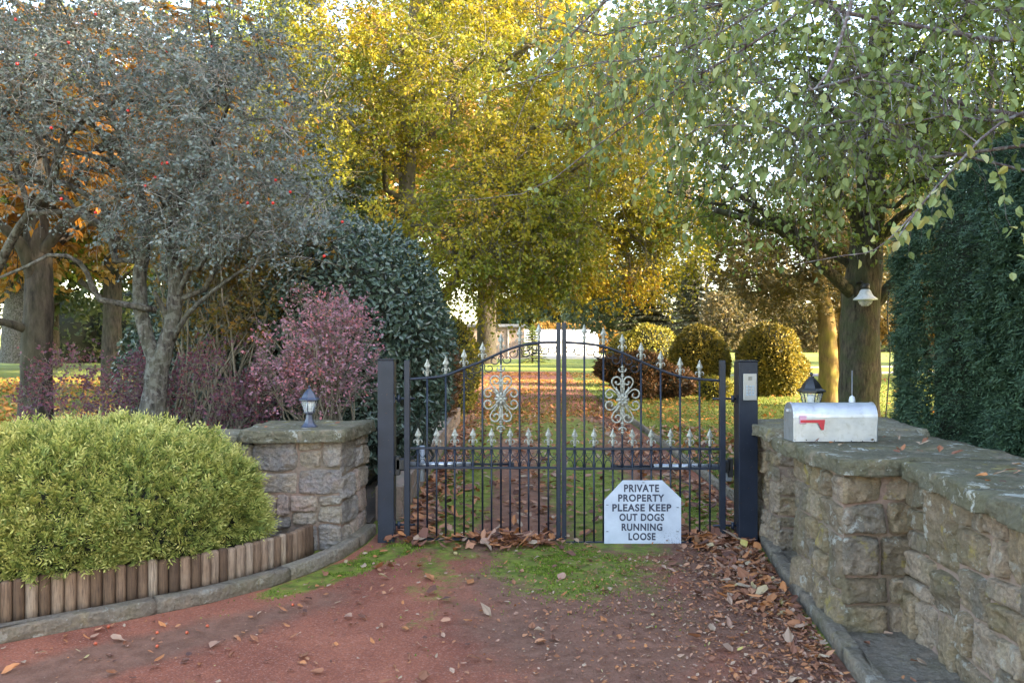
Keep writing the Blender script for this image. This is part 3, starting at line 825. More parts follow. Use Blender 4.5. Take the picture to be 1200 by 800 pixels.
def gate_leaf(label, hinge, meet, arch, longs, shorts, ros, z_mid, z_low, z_bot, y):
    lo_, hi_ = min(hinge, meet), max(hinge, meet)
    t = thing('gate_leaf', label, 'gate leaf', (gx(hinge), y, 0))
    MB().box((gx(hinge), y, (gz(422) + gz(629)) / 2), (0.045, 0.045, gz(422) - gz(629)), bev=0.003).build('hinge_stile', M_iron, t)
    MB().box((gx(meet), y, (gz(378) + gz(631)) / 2), (0.034, 0.04, gz(378) - gz(631)), bev=0.003).build('meeting_stile', M_iron, t)
    ax = [gx(p) for p, _ in arch]; az = [gz(q) for _, q in arch]
    fine = smooth2(list(zip(ax, az)), 5)
    MB().tube([(p[0], y, p[1]) for p in fine], 0.0105, 8).build('arched_rail', M_iron, t)
    o_ = np.argsort(fine[:, 0]); RX, RZ = fine[o_, 0], fine[o_, 1]
    L = gx(hi_) - gx(lo_) - 0.03; xc = (gx(lo_) + gx(hi_)) / 2
    for (nm, zz) in (('middle_rail', z_mid), ('middle_rail', z_low), ('bottom_rail', z_bot)):
        MB().box((xc, y, gz(zz)), (L, 0.026, 0.018), bev=0.002).build(nm, M_iron, t)
    zb = gz(z_bot)
    for p in longs:
        x = gx(p); zt = float(np.interp(x, RX, RZ))
        b = MB(); b.tube([(x, y - 0.001, zb), (x, y - 0.001, zt + 0.02)], 0.0078, 8); b.build('bar', M_iron, t)
        finial_mb(x, y, zt + 0.012, 0.142).build('spear_finial', M_silver, t)
    for p in shorts:
        x = gx(p)
        b = MB(); b.tube([(x, y - 0.001, zb), (x, y - 0.001, gz(z_mid) + 0.03)], 0.0075, 8); b.build('bar', M_iron, t)
        finial_mb(x, y, gz(z_mid) + 0.022, 0.140).build('spear_finial', M_silver, t)
    # scrolls under the arched rail
    xs_ = sorted([gx(p) for p in longs] + [gx(meet), gx(hinge)])
    for i in range(len(xs_) - 1):
        x0, x1 = xs_[i], xs_[i + 1]
        zm = float(np.interp((x0 + x1) / 2, RX, RZ))
        if zm < gz(428): continue
        for sg in (-1, 1):
            xa = x0 + 0.008 if sg < 0 else x1 - 0.008
            za = float(np.interp(xa, RX, RZ)) - 0.012
            cx = xa - sg * 0.043
            L = [(xa, za - 0.045 + 0.0), ] 
            L = [(cx - sg * 0.0, za - 0.005)] if False else []
            pts = [(xa - sg * 0.002, za - 0.012)] + [(cx + sg * 0.036 * cos(a) * rr, za - 0.045 + 0.034 * sin(a) * rr) for a, rr in ((0.5, 1.0), (0.0, 1.0), (-0.6, 1.0), (-1.2, 1.0), (-1.8, .95), (-2.5, .85), (-3.2, .75), (-4.0, .6), (-4.9, .45), (-5.6, .3))]
            b = MB(); b.tube([(q[0], y, q[1]) for q in smooth2(pts, 3)], 0.0042, 6); b.build('scroll', M_iron, t)
    # small hoops between the two middle rails
    xs2 = sorted([gx(p) for p in longs + shorts] + [gx(meet), gx(hinge)])
    z1_, z0_ = gz(z_mid) - 0.009, gz(z_low) + 0.009
    for i in range(len(xs2) - 1):
        x0, x1 = xs2[i] + 0.006, xs2[i + 1] - 0.006; xm = (x0 + x1) / 2; rx = (x1 - x0) / 2; h = (z1_ - z0_)
        for (c_, sg) in ((z1_, -1), (z0_, 1)):
            pts = [(xm + rx * 0.92 * cos(a), c_ + sg * h * 0.46 * (sin(a))) for a in np.linspace(0, pi, 9)]
            b = MB(); b.tube([(q[0], y, q[1]) for q in pts], 0.0032, 6); b.build('hoop', M_iron, t)
    rosette(gx(ros[0]), gz(ros[1]), y - 0.012, t)
    return t
gl = gate_leaf('left leaf of the black iron gate, without a sign', 477, 654.5,
    [(477, 444.3), (501.6, 442.7), (522, 440), (543, 431.8), (565, 423.3), (587, 413), (609, 405.3), (632, 401.6), (654, 401)],
    [500.5, 522.3, 543.7, 565.4, 587, 609, 631.5], [489.6, 511.5, 532.8, 554.2, 576, 597.8, 619.5, 642.7], (587, 467), 525, 548, 631.5, 6.46)
gr = gate_leaf('right leaf of the black iron gate, carrying the white notice', 846, 661,
    [(661.5, 401), (685, 402.6), (707, 406), (729, 413.5), (751, 423.5), (774, 433.5), (797, 441), (820, 444.2), (846, 445.8)],
    [684.6, 707, 729, 751, 774, 796.7, 819.5], [673.4, 695.9, 718, 740.8, 763, 785.5, 808, 831.5], (729, 468), 525.5, 548.5, 635, 6.44)
# hinges
for (t, px0, px1, yy, par, nm) in ((gl, 462, 486, 6.47, gl, 'hinge'), (gr, 835, 863, 6.44, gr, 'hinge')):
    for zpx in (467, 615):
        b = MB(); x0, x1 = gx(px0), gx(px1); z = gz(zpx)
        b.tube([(x0, yy, z), (x1, yy, z)], 0.0085, 8)
        xp = x0 + 0.035 if px0 < 600 else x1 - 0.035
        b.tube([(xp, yy - .01, z - .028), (xp, yy - .01, z + .028)], 0.013, 10)
        xe = x0 + 0.004 if px0 < 600 else x1 - 0.004
        b.box((xe, yy, z), (0.008, 0.06, 0.07)); 
        b.build('hinge', M_iron, par)
# electric openers behind the leaves
M_armal = plain_mat('opener_aluminium', (0.42, 0.45, 0.50), 0.35, 0.75, 0.1, 30, 0.0003)
M_motor = plain_mat('opener_grey', (0.33, 0.37, 0.43), 0.45, 0.2, 0.1, 30, 0.0003)
def opener(label, xa, xb, xm, post_x, zr, left, zt):
    y = GY + 0.06; s = 1 if left else -1
    t = thing('gate_opener', label, 'gate opener', (xa, y, gz(zr)))
    MB().tube([(xa + s * .05, y, gz(zr)), ((xa * .35 + xb * .65), y, gz(zr))], 0.019, 14).build('arm', M_armal, t)
    MB().tube([((xa * .36 + xb * .64), y, gz(zr)), (xb, y, gz(zr))], 0.009, 10).build('piston', M_iron, t)
    MB().box((xb + s * .012, y - .01, gz(zr)), (0.05, 0.045, 0.028), bev=.004).build('front_bracket', M_iron, t)
    b = MB(); b.box((xa + s * .01, y, gz(zr)), (0.10, 0.05, 0.10), bev=0.012); b.box((post_x, y + .005, gz(zr) - .01), (0.04, 0.06, 0.15), bev=0.005)
    b.build('rear_bracket', M_dark, t)
    b = MB(); b.tube([(xm, y + .045, gz(zt[0])), (xm, y + .045, gz(zt[1]))], 0.021, 14); b.build('motor_housing', M_motor, t)
    return t
opener('electric opener with a bright arm, behind the left leaf', gx(468), gx(597), gx(493), gx(465), 545, True, (524, 566))
op = opener('electric opener behind the right leaf beside the keypad post', gx(853), gx(722), gx(851), gx(858), 547.5, False, (521, 549))
MB().box((gx(854), GY + 0.10, gz(556)), (0.085, 0.07, 0.13), bev=0.008).build('control_box', M_motor, op)

# ------------------------------------------------------------------ the notice
_t = NT('white_enamel'); _p = _t.pos()
_s = _t.n('SeparateXYZ', {0: _p}).outputs
_sp = _t.ramp(_t.noise(_p, 85, 5, 0.75), [(0.57, 0.0), (0.60, 1.0)])
_low = _t.n('MapRange', {0: _s[2], 1: gz(612), 2: gz(634), 3: 0.0, 4: 1.0}).outputs[0]
_rt = _t.n('MapRange', {0: _s[0], 1: gx(757), 2: gx(785), 3: 0.0, 4: 1.0}).outputs[0]
_c = _t.mix(_t.ramp(_t.noise(_p, 7, 4), [(0.35, 0.0), (0.7, 1.0)]), (0.40, 0.44, 0.51), (0.52, 0.56, 0.63))
_c = _t.mix(_t.math('MULTIPLY', _t.math('MULTIPLY', _sp, _low), _rt), _c, (0.03, 0.035, 0.05))
_c = _t.mix(_t.math('MULTIPLY', _t.ramp(_t.noise(_p, 45, 5, 0.8), [(0.62, 0.0), (0.66, 1.0)]), 0.45), _c, (0.25, 0.27, 0.3))
M_enamel = _t.done(_t.principled(_c, 0.4, normal=_t.bump(_t.noise(_p, 30, 3), 0.001, 0.4)))
M_letter = plain_mat('sign_lettering', (0.035, 0.04, 0.065), 0.5, 0, 0.2, 50, 0.0002)
sy = 6.415
st = thing('notice_sign', 'white eight-sided notice with dark lettering hung low on the right gate leaf', 'sign', (gx(752), sy, gz(600)))
MB().prism([(gx(p), gz(q_)) for p, q_ in ((707.5, 636), (797, 636), (797, 582.5), (775, 561.5), (729, 561.5), (707.5, 584.5))][::1], sy - 0.004, sy).build('board', M_enamel, st)
def text_part(s, px0, px1, py0, py1, y, parent, mat, name='lettering', bold=0.036):
    cu = bpy.data.curves.new('text', 'FONT'); cu.body = s; cu.size = 1; cu.offset = bold; cu.extrude = 0.0; cu.space_character = 1.12; cu.resolution_u = 6
    ob = bpy.data.objects.new('text', cu); COL.objects.link(ob)
    dg = bpy.context.evaluated_depsgraph_get(); me = bpy.data.meshes.new_from_object(ob.evaluated_get(dg))
    bpy.data.objects.remove(ob); bpy.data.curves.remove(cu)
    v = np.zeros(len(me.vertices) * 3); me.vertices.foreach_get('co', v); v = v.reshape(-1, 3)
    f = [tuple(p.vertices) for p in me.polygons]
    bpy.data.meshes.remove(me)
    mn, mx = v.min(0), v.max(0)
    X = gx(px0) + (v[:, 0] - mn[0]) / (mx[0] - mn[0]) * (gx(px1) - gx(px0))
    Z = gz(py1) + (v[:, 1] - mn[1]) / (mx[1] - mn[1]) * (gz(py0) - gz(py1))
    P = np.stack([X, np.full(len(X), y), Z], -1)
    return MB().add(P, f, smooth=False).build(name, mat, parent)
for (s, a, b_, c_, d_) in (('PRIVATE', 730.4, 771.3, 566.2, 575.2), ('PROPERTY', 723.6, 777.5, 577.6, 586.3), ('PLEASE KEEP', 716.7, 785.6, 588.9, 597.7),
                           ('OUT DOGS', 725, 777.2, 600.1, 608.8), ('RUNNING', 727.6, 775.2, 611.5, 620.2), ('LOOSE', 735.6, 767.2, 622.5, 631.2)):
    text_part(s, a, b_, c_, d_, sy - 0.0055, st, M_letter)
b = MB()
for (p, q_) in ((711, 590), (711, 621), (793, 593), (793, 621), (753, 564)):
    b.box((gx(p), sy - 0.006, gz(q_)), (0.018, 0.004, 0.004))
b.build('cable_tie', M_dark, st)

# ------------------------------------------------------------------ mailbox
_t = NT('brushed_aluminium'); _p = _t.obj()
_g = _t.noise(_t.n('Mapping', {'Vector': _p, 'Scale': (0.15, 1, 1)}).outputs[0], 90, 3)
_c = _t.mix(_t.ramp(_t.noise(_p, 9, 4), [(0.35, 0.0), (0.65, 1.0)]), (0.40, 0.425, 0.47), (0.51, 0.54, 0.585))
_c = _t.mix(_t.math('MULTIPLY', _t.ramp(_t.noise(_p, 22, 6, 0.75), [(0.52, 0.0), (0.66, 1.0)]), 0.35), _c, (0.22, 0.21, 0.19))
M_mail = _t.done(_t.principled(_c, _t.n('MapRange', {0: _g, 1: 0.3, 2: 0.7, 3: 0.33, 4: 0.5}).outputs[0], 0.85, _t.bump(_g, 0.0006, 0.3)))
M_red = plain_mat('red_flag_paint', (0.42, 0.02, 0.035), 0.4, 0, 0.15, 40, 0.0003)
M_pink = plain_mat('faded_pink_plastic', (0.50, 0.27, 0.36), 0.5, 0, 0.15, 40, 0.0003)
mx0, mx1, my0, my1, mz0 = 1.735, 2.255, 4.99, 5.16, 0.984
mw = my1 - my0; mh = 0.235; side = mh - mw / 2
mt = thing('mailbox', 'silver arched metal mailbox with a red flag lying on the right wall coping', 'mailbox', ((mx0 + mx1) / 2, (my0 + my1) / 2, mz0))
def arch_prof(g=0.0):
    pr = [(my0 - g, mz0), (my0 - g, mz0 + side)]
    for a in np.linspace(pi, 0, 15)[1:-1]: pr.append(((my0 + my1) / 2 + (mw / 2 + g) * cos(a), mz0 + side + (mw / 2 + g) * sin(a)))
    return pr + [(my1 + g, mz0 + side), (my1 + g, mz0)]
def extr(b, pr, x0, x1, smooth=True):
    n = len(pr)
    v = [(x0, p[0], p[1]) for p in pr] + [(x1, p[0], p[1]) for p in pr]
    b.add(v, [(i, i + n, (i + 1) % n + n, (i + 1) % n) for i in range(n)], smooth=False)
    b.add(v, [tuple(range(n)), tuple(range(2 * n - 1, n - 1, -1))], smooth=False)
b = MB(); extr(b, arch_prof(), mx0 + 0.012, mx1 - 0.008)
b.tube([(mx1 - .006, p[0], p[1]) for p in arch_prof(0.002)], 0.003, 5)
body = b.build('body', M_mail, mt)
b = MB(); extr(b, arch_prof(0.003), mx0 - 0.004, mx0 + 0.010); b.build('door', M_mail, mt)
b = MB(); b.box((mx0 - 0.012, (my0 + my1) / 2, mz0 + mh - 0.05), (0.02, 0.03, 0.02), bev=.003); b.build('latch', M_mail, mt)
fl = MB().box((mx0 + 0.055, my0 - 0.006, mz0 + 0.135), (0.042, 0.010, 0.052), bev=.003).build('flag_bracket', M_pink, mt)
mpx = lambda px: (px - 600) / F * 4.98
mpz = lambda py: CAMZ - (py - 400) / F * 4.98
fo = [(938, 492.0), (966.7, 491.6), (965.2, 503.6), (962.6, 503.6), (958.5, 495.2), (938, 494.9)]
MB().prism([(mpx(p), mpz(q_)) for p, q_ in fo][::-1], my0 - 0.014, my0 - 0.011).build('flag', M_red, mt)
for (p, q_) in ((932, 515.5), (945.5, 516), (958.5, 516.5), (978.5, 516.8), (998.5, 517), (1011.5, 517.3), (1025.5, 517.5)):
    MB().lathe([(0.0, -0.004), (0.0035, -0.002), (0.0035, 0.002), (0.0, 0.004)], (mpx(p), my0 - 0.002, mpz(q_) + .002), 8).build('bolt', M_dark, mt)
MB().tube([(mpx(931), my0 - .001, mpz(486)), (mpx(931), my0 - .001, mpz(512))], 0.0018, 5).build('seam', M_mail, mt)
# ------------------------------------------------------------------ foliage tools
def batch_tubes(b, P, R, n=4, rnd=None):
    P = arr(P); N, k, _ = P.shape; R = np.broadcast_to(arr(R), (N, k))
    t = norm(np.gradient(P, axis=1))
    m = norm(P[:, -1] - P[:, 0])
    ref = np.where((np.abs(m[:, 2]) < 0.75)[:, None], arr([[0, 0, 1.0]]), arr([[0.9, 0.43, 0]]))
    u = norm(np.cross(t, ref[:, None])); w = np.cross(t, u)
    a = np.arange(n) * 2 * pi / n
    V = P[:, :, None] + R[:, :, None, None] * (np.cos(a)[None, None, :, None] * u[:, :, None] + np.sin(a)[None, None, :, None] * w[:, :, None])
    i, j = np.meshgrid(np.arange(k - 1), np.arange(n), indexing='ij')
    i = i.ravel(); j = j.ravel(); j2 = (j + 1) % n
    q = np.stack([i * n + j, i * n + j2, (i + 1) * n + j2, (i + 1) * n + j], -1)
    Fa = (q[None] + (np.arange(N) * k * n)[:, None, None]).reshape(-1, 4)
    b.add(V.reshape(-1, 3), Fa, 0, np.repeat(RNG.random(N) if rnd is None else rnd, len(q)))

def add_leaves(b, P, D, Nn, L, Wd, rnd, kind='quad', fold=0.25, curl=0.15):
    P = arr(P); D = norm(D); n = len(P)
    L = np.broadcast_to(arr(L), (n,))[:, None]; Wd = np.broadcast_to(arr(Wd), (n,))[:, None]
    S = norm(np.cross(D, Nn)); Nn = np.cross(S, D)
    if kind == 'oct':
        up = Nn * Wd * fold; fo = np.broadcast_to(arr(curl), (n,))[:, None] if not np.isscalar(curl) else curl
        def pt(u, w, s): return P + D * L * u + S * Wd * w * s + up * w * 2 - Nn * L * fo * u * u
        V = np.stack([P, pt(.2, .34, 1), pt(.48, .5, 1), pt(.78, .33, 1), P + D * L - Nn * L * fo, pt(.78, .33, -1), pt(.48, .5, -1), pt(.2, .34, -1)], 1)
        base = (np.arange(n) * 8)[:, None]
        Fa = np.concatenate([base + arr([[0, 1, 2, 3, 4]]).astype(int), base + arr([[0, 4, 5, 6, 7]]).astype(int)])
        b.add(V.reshape(-1, 3), Fa, 0, np.concatenate([rnd, rnd]), smooth=False)
        return
    if kind == 'quad':
        V = np.stack([P, P + D * L * .45 + S * Wd * .5, P + D * L - Nn * L * curl, P + D * L * .45 - S * Wd * .5], 1)
        Fa = (np.arange(n) * 4)[:, None] + np.arange(4)[None]
        b.add(V.reshape(-1, 3), Fa, 0, rnd, smooth=False)
    else:
        up = Nn * Wd * fold
        fo = np.broadcast_to(arr(curl), (n,))[:, None] if not np.isscalar(curl) else curl
        T = P + D * L * .98 - Nn * L * fo
        V = np.stack([P, P + D * L * .28 + S * Wd * .45 + up, P + D * L * .66 + S * Wd * .42 + up - Nn * L * fo * .4, T,
                      P + D * L * .66 - S * Wd * .42 + up - Nn * L * fo * .4, P + D * L * .28 - S * Wd * .45 + up], 1)
        base = (np.arange(n) * 6)[:, None]
        Fa = np.concatenate([base + arr([[0, 1, 2, 3]]).astype(int), base + arr([[0, 3, 4, 5]]).astype(int)])
        b.add(V.reshape(-1, 3), Fa, 0, np.concatenate([rnd, rnd]), smooth=False)

def rvec(n): return norm(RNG.normal(size=(n, 3)))

def in_ellipsoids(E, n, shell=0.35, thr=None, freq=0.8, seed=0):
    """points in a union of ellipsoids, more of them near the outside, thinned by noise into clumps"""
    w = arr([e[3] * e[4] * e[5] * (e[6] if len(e) > 6 else 1) for e in E]) ** (2 / 3.); w /= w.sum()
    out = []; dirs = []
    got = 0
    while got < n:
        k = RNG.choice(len(E), size=n * 2, p=w)
        e = arr([q[:6] for q in E])[k]
        d = rvec(n * 2); r = (1 - shell * RNG.random(n * 2) ** 1.3 * 1.0)
        r = np.where(RNG.random(n * 2) < 0.35, RNG.random(n * 2) ** 0.5, r)
        p = e[:, :3] + d * r[:, None] * e[:, 3:6]
        if thr is not None:
            keep = fbm(p, freq, seed, 2) > thr + RNG.normal(size=len(p)) * 0.03
            p = p[keep]; d = d[keep]
        out.append(p); dirs.append(d); got += len(p)
    return np.concatenate(out)[:n], np.concatenate(dirs)[:n]

def sprays(bl, bw, P0, D, Ls, droop, m, L, Wd, kind='quad', tw_r=0.004, flat=0.5, updown=0.6, rnd_shift=None, wiggle=0.08, pend=0.0):
    N = len(P0); k = 5
    t = np.linspace(0, 1, k)
    Ls = np.broadcast_to(arr(Ls), (N,))
    pts = P0[:, None] + D[:, None] * (Ls[:, None] * t)[..., None]
    pts[:, :, 2] -= droop * Ls[:, None] * t ** 2
    pts[:, 1:] += RNG.normal(size=(N, k - 1, 3)) * (wiggle * Ls)[:, None, None]
    if bw is not None:
        batch_tubes(bw, pts, tw_r * (1 - 0.75 * t)[None], 3)
    # leaves
    tt = 0.12 + 0.88 * RNG.random((N, m)); f = tt * (k - 1); i0 = np.minimum(f.astype(int), k - 2); fr = f - i0
    idx = np.arange(N)[:, None]
    base = pts[idx, i0] * (1 - fr)[..., None] + pts[idx, i0 + 1] * fr[..., None]
    tang = norm(pts[idx, i0 + 1] - pts[idx, i0])
    side = norm(np.cross(tang, arr([0, 0, 1.0]) + RNG.normal(size=(N, m, 3)) * 0.35)) * np.where(RNG.random((N, m)) < .5, -1, 1)[..., None]
    off = side * (Ls[:, None] * 0.30 * RNG.random((N, m)) * (1.1 - tt))[..., None]
    off[..., 2] += RNG.normal(size=(N, m)) * Ls[:, None] * 0.05
    P = (base + off).reshape(-1, 3)
    Dl = norm(tang * 0.6 + side * 0.8 + RNG.normal(size=(N, m, 3)) * 0.35 + arr([0, 0, -pend])).reshape(-1, 3)
    Nn = norm(arr([0, 0, 1.0]) * flat + RNG.normal(size=(N * m, 3)) * updown)
    sc = 0.65 + 0.6 * RNG.random(N * m)
    rs = np.repeat(RNG.random(N), m) * 0.45 + RNG.random(N * m) * 0.55
    if rnd_shift is not None: rs = np.clip(rs + np.repeat(rnd_shift, m), 0, 1)
    add_leaves(bl, P, Dl, Nn, L * sc, Wd * sc, rs, kind)
    return pts

def catm(pts, k):
    s = smooth2(pts, 8); q = np.linspace(0, len(s) - 1, k); i = np.minimum(q.astype(int), len(s) - 2); f = (q - i)[:, None]
    return s[i] * (1 - f) + s[i + 1] * f

def build_tree(name, label, cat, trunks, E, nspray, slen, m, L, Wd, m_leaf, m_bark, nlimb=16, thr=0.42, freq=0.6, seed=0, droop=0.3, kind='quad',
               group=None, tw_r=0.006, limb_r=0.35, extra=None, void=None, flat=0.6, pend=0.2, bend=0.12, shell=0.4, trunk_rough=0.12, m_twig=None, leafname='crown', twig_conn=1.0, up=0.25, wiggle=0.08):
    """trunks: list of (points, radii)"""
    base = trunks[0][0][0]
    t = thing(name, label, cat, tuple(base), group)
    bw = MB(); tp = []
    for (pts, rr) in trunks:
        k = max(8, int(len(pts) * 6))
        p = catm(pts, k); r = np.interp(np.linspace(0, 1, k), np.linspace(0, 1, len(rr)), rr)
        n = 14
        u = np.arange(n) * 2 * pi / n
        tg = norm(np.gradient(p, axis=0)); ref = arr([0.9, 0.4, 0.1]) ; a_ = norm(np.cross(tg, ref)); c_ = np.cross(tg, a_)
        ring = np.cos(u)[None, :, None] * a_[:, None] + np.sin(u)[None, :, None] * c_[:, None]
        V = p[:, None] + ring * r[:, None, None]
        V = V + ring * ((fbm(V, 3.0 / max(r[0], 0.05) * 0.35, seed + 2) - 0.5) * 2 * trunk_rough * r[:, None])[..., None]
        f = [(i * n + j, i * n + (j + 1) % n, (i + 1) * n + (j + 1) % n, (i + 1) * n + j) for i in range(k - 1) for j in range(n)]
        bw.add(V, f)
        tp.append((p, r))
    TP = np.concatenate([p for p, _ in tp]); TR = np.concatenate([r for _, r in tp])
    P0, Dr = in_ellipsoids(E, nspray, shell, thr, freq, seed)
    if void:
        for (vx, vy, vz, ra, rb, rc_) in void:
            kp_ = (((P0 - arr((vx, vy, vz))) / arr((ra, rb, rc_))) ** 2).sum(1) > 1
            P0, Dr = P0[kp_], Dr[kp_]
        nspray = len(P0)
    # limbs from the trunk to spread targets
    cand = P0[RNG.choice(nspray, size=min(nspray, nlimb * 12), replace=False)]
    tg = [cand[0]]
    for _ in range(nlimb - 1):
        d = np.min(np.linalg.norm(cand[:, None] - arr(tg)[None], axis=2), 1); tg.append(cand[np.argmax(d)])
    tg = arr(tg)
    hd = np.linalg.norm(tg[:, None, :2] - TP[None, :, :2], axis=2)
    cost = np.linalg.norm(tg[:, None] - TP[None], axis=2) + 2.0 * np.maximum(0, TP[None, :, 2] - tg[:, None, 2] + 0.35 * hd) + 3.0 * (TR[None] > TR.max() * .93)
    si = np.argmin(cost, 1)
    S = TP[si]; k = 9; tt = np.linspace(0, 1, k)
    LP = S[:, None] + (tg - S)[:, None] * tt[None, :, None]
    Lh = np.linalg.norm(tg - S, axis=1)
    LP[:, :, 2] += (np.sin(tt * pi) * 0.13)[None] * Lh[:, None]
    wob = RNG.normal(size=(nlimb, k, 3)) * 0.035 * Lh[:, None, None]; wob[:, 0] = 0
    LP += wob
    r0 = np.minimum(TR[si] * 0.6, limb_r * 0.05 * (1 + Lh))
    LR = r0[:, None] * (1 - 0.82 * tt)[None]
    batch_tubes(bw, LP, LR, 7)
    if extra:
        for (pts, ra, rb) in extra:
            pp = catm(pts, 12); bw.tube(pp, np.linspace(ra, rb, 12), 9)
            LP = np.concatenate([LP, catm(pts, k)[None]]); LR = np.concatenate([LR, np.linspace(ra, rb, k)[None]])
    # branches from the limbs to the sprays
    A = LP[:, 2:].reshape(-1, 3); AR = LR[:, 2:].reshape(-1)
    nc = int(nspray * twig_conn)
    ids = RNG.choice(nspray, size=nc, replace=False)
    # two levels: hubs first
    nh = max(20, nspray // 14)
    hubs = P0[RNG.choice(nspray, size=nh, replace=False)]
    dist = np.linalg.norm(hubs[:, None] - A[None], axis=2); hi = np.argmin(dist, 1); hs = A[hi]
    k2 = 6; t2 = np.linspace(0, 1, k2)
    hl = np.linalg.norm(hubs - hs, axis=1)
    HP = hs[:, None] + (hubs - hs)[:, None] * t2[None, :, None]
    HP[:, :, 2] += (np.sin(t2 * pi) * bend)[None] * hl[:, None]
    w2 = RNG.normal(size=HP.shape) * wiggle * 0.6 * hl[:, None, None]; w2[:, 0] = 0; HP += w2
    HR = np.minimum(AR[hi] * 0.6, 0.012 + 0.012 * hl)[:, None] * (1 - .7 * t2)[None]
    batch_tubes(bw, HP, HR, 5)
    A2 = np.concatenate([HP[:, 1:].reshape(-1, 3), A])
    AR2 = np.concatenate([HR[:, 1:].reshape(-1), AR])
    Q = P0[ids]; best = np.empty(nc, int)
    for s_ in range(0, nc, 500):
        best[s_:s_ + 500] = np.argmin(np.linalg.norm(Q[s_:s_ + 500, None] - A2[None], axis=2), 1)
    qs = A2[best]; ql = np.linalg.norm(Q - qs, axis=1)
    k3 = 5; t3 = np.linspace(0, 1, k3)
    QP = qs[:, None] + (Q - qs)[:, None] * t3[None, :, None]
    w3 = RNG.normal(size=QP.shape) * wiggle * ql[:, None, None]; w3[:, 0] = 0; w3[:, -1] = 0; QP += w3
    bt = MB() if m_twig else bw
    batch_tubes(bt, QP, np.minimum(AR2[best] * .7, tw_r * 1.6)[:, None] * (1 - .4 * t3)[None], 4)
    out = Q * 0; 
    D = np.zeros_like(P0); D[ids] = norm(Q - qs)
    D = norm(D * 0.5 + Dr * 0.6 + RNG.normal(size=P0.shape) * 0.35 + arr([0, 0, up]))
    bl = MB()
    sprays(bl, bt, P0, D, slen * (0.6 + 0.8 * RNG.random(nspray)), droop, m, L, Wd, kind, tw_r=tw_r, flat=flat, pend=pend, wiggle=wiggle)
    bw.build('trunk', m_bark, t)
    if m_twig: bt.build('twigs', m_twig, t)
    bl.build(leafname, m_leaf, t)
    return t

def fronds(b, P, D, Nn, Ls, nl=5, lw=0.2, ll=0.42, spread=0.75, droop=0.1, rbase=0.1, rtip=0.9, jit=0.25, lsc=None):
    """flat scale-leaf sprays: a midrib with paired leaflets, lighter to the tip"""
    N = len(P); D = norm(D); S = norm(np.cross(D, Nn)); Nn = np.cross(S, D)
    Ls = np.broadcast_to(arr(Ls), (N,))
    rs = RNG.random(N) * 0.4
    for i in range(nl + 1):
        t = i / nl
        for sg in ((-1, 1) if i < nl else (0,)):
            base = P + D * (Ls * t * 0.75)[:, None] - Nn * (Ls * droop * t * t)[:, None]
            dd = norm(D * (1 - spread * 0.45) + S * sg * spread - Nn * droop * t * 1.2 + RNG.normal(size=(N, 3)) * jit * 0.4)
            l = Ls * ll * (1.05 - 0.55 * t) * (0.7 + 0.5 * RNG.random(N))
            add_leaves(b, base, dd, Nn + RNG.normal(size=(N, 3)) * jit, l, l * lw / ll * .9, np.clip(rs + rbase + (rtip - rbase) * t * 0.7 + RNG.normal(size=N) * .06, 0, 1), 'quad', curl=0.08)

def shell_points(E, n, zmin=0.03, bump=0.15, freq=1.8, seed=0, depth=0.12, depth_abs=None):
    out = []; nr = []; got = 0
    w = arr([(e[3] * e[4] * e[5]) ** (2 / 3.) for e in E]); w /= w.sum(); EA = arr([e[:6] for e in E])
    while got < n:
        k = RNG.choice(len(E), size=n * 2, p=w); e = EA[k]; d = rvec(n * 2)
        p = e[:, :3] + d * e[:, 3:6]
        s = 1 + bump * (fbm(p, freq, seed) - 0.5) * 2 - depth * RNG.random(n * 2) ** 1.5
        ps = e[:, :3] + d * e[:, 3:6] * s[:, None]
        nn = norm(d / e[:, 3:6])
        keep = ps[:, 2] > zmin
        for j in range(len(E)):
            q = (ps - EA[j, :3]) / EA[j, 3:6]
            keep &= ~((np.linalg.norm(q, axis=1) < 0.86) & (k != j))
        out.append(ps[keep]); nr.append(nn[keep]); got += keep.sum()
    return np.concatenate(out)[:n], np.concatenate(nr)[:n]

def hull(b, E, s=0.8, zmin=0.0, seed=0):
    for e in E:
        nu, nv = 22, 12; V = []
        for i in range(nv + 1):
            th = pi * i / nv
            for j in range(nu):
                ph = 2 * pi * j / nu
                V.append((e[0] + e[3] * s * sin(th) * cos(ph), e[1] + e[4] * s * sin(th) * sin(ph), max(zmin, e[2] + e[5] * s * cos(th))))
        V = arr(V); d = (fbm(V, 4, seed) - 0.5)[:, None] * 0.12 * min(e[3:6]); V = V + norm(V - arr(e[:3])) * d
        V[:, 2] = np.maximum(V[:, 2], zmin)
        f = [(i * nu + j, (i + 1) * nu + j, (i + 1) * nu + (j + 1) % nu, i * nu + (j + 1) % nu) for i in range(nv) for j in range(nu)]
        b.add(V, f)

# ------------------------------------------------------------------ foliage materials
ML_beech = leaf_mat('beech_leaves', [(0.0, (0.055, 0.08, 0.012)), (0.27, (0.13, 0.165, 0.02)), (0.52, (0.29, 0.265, 0.028)), (0.8, (0.46, 0.335, 0.035)), (0.92, (0.45, 0.23, 0.045)), (1.0, (0.34, 0.13, 0.04))], 0.45, clump=0.55, freq=0.45)
ML_grey = leaf_mat('grey_green_leaves', [(0, (0.05, 0.07, 0.066)), (0.45, (0.115, 0.148, 0.14)), (0.8, (0.18, 0.21, 0.205)), (0.93, (0.19, 0.19, 0.15)), (1, (0.34, 0.15, 0.06))], 0.2, clump=0.2, spec=0.4)
ML_chest = leaf_mat('chestnut_leaves', [(0, (0.14, 0.10, 0.02)), (0.4, (0.30, 0.14, 0.02)), (0.7, (0.38, 0.16, 0.022)), (1, (0.22, 0.08, 0.02))], 0.4, clump=0.3)
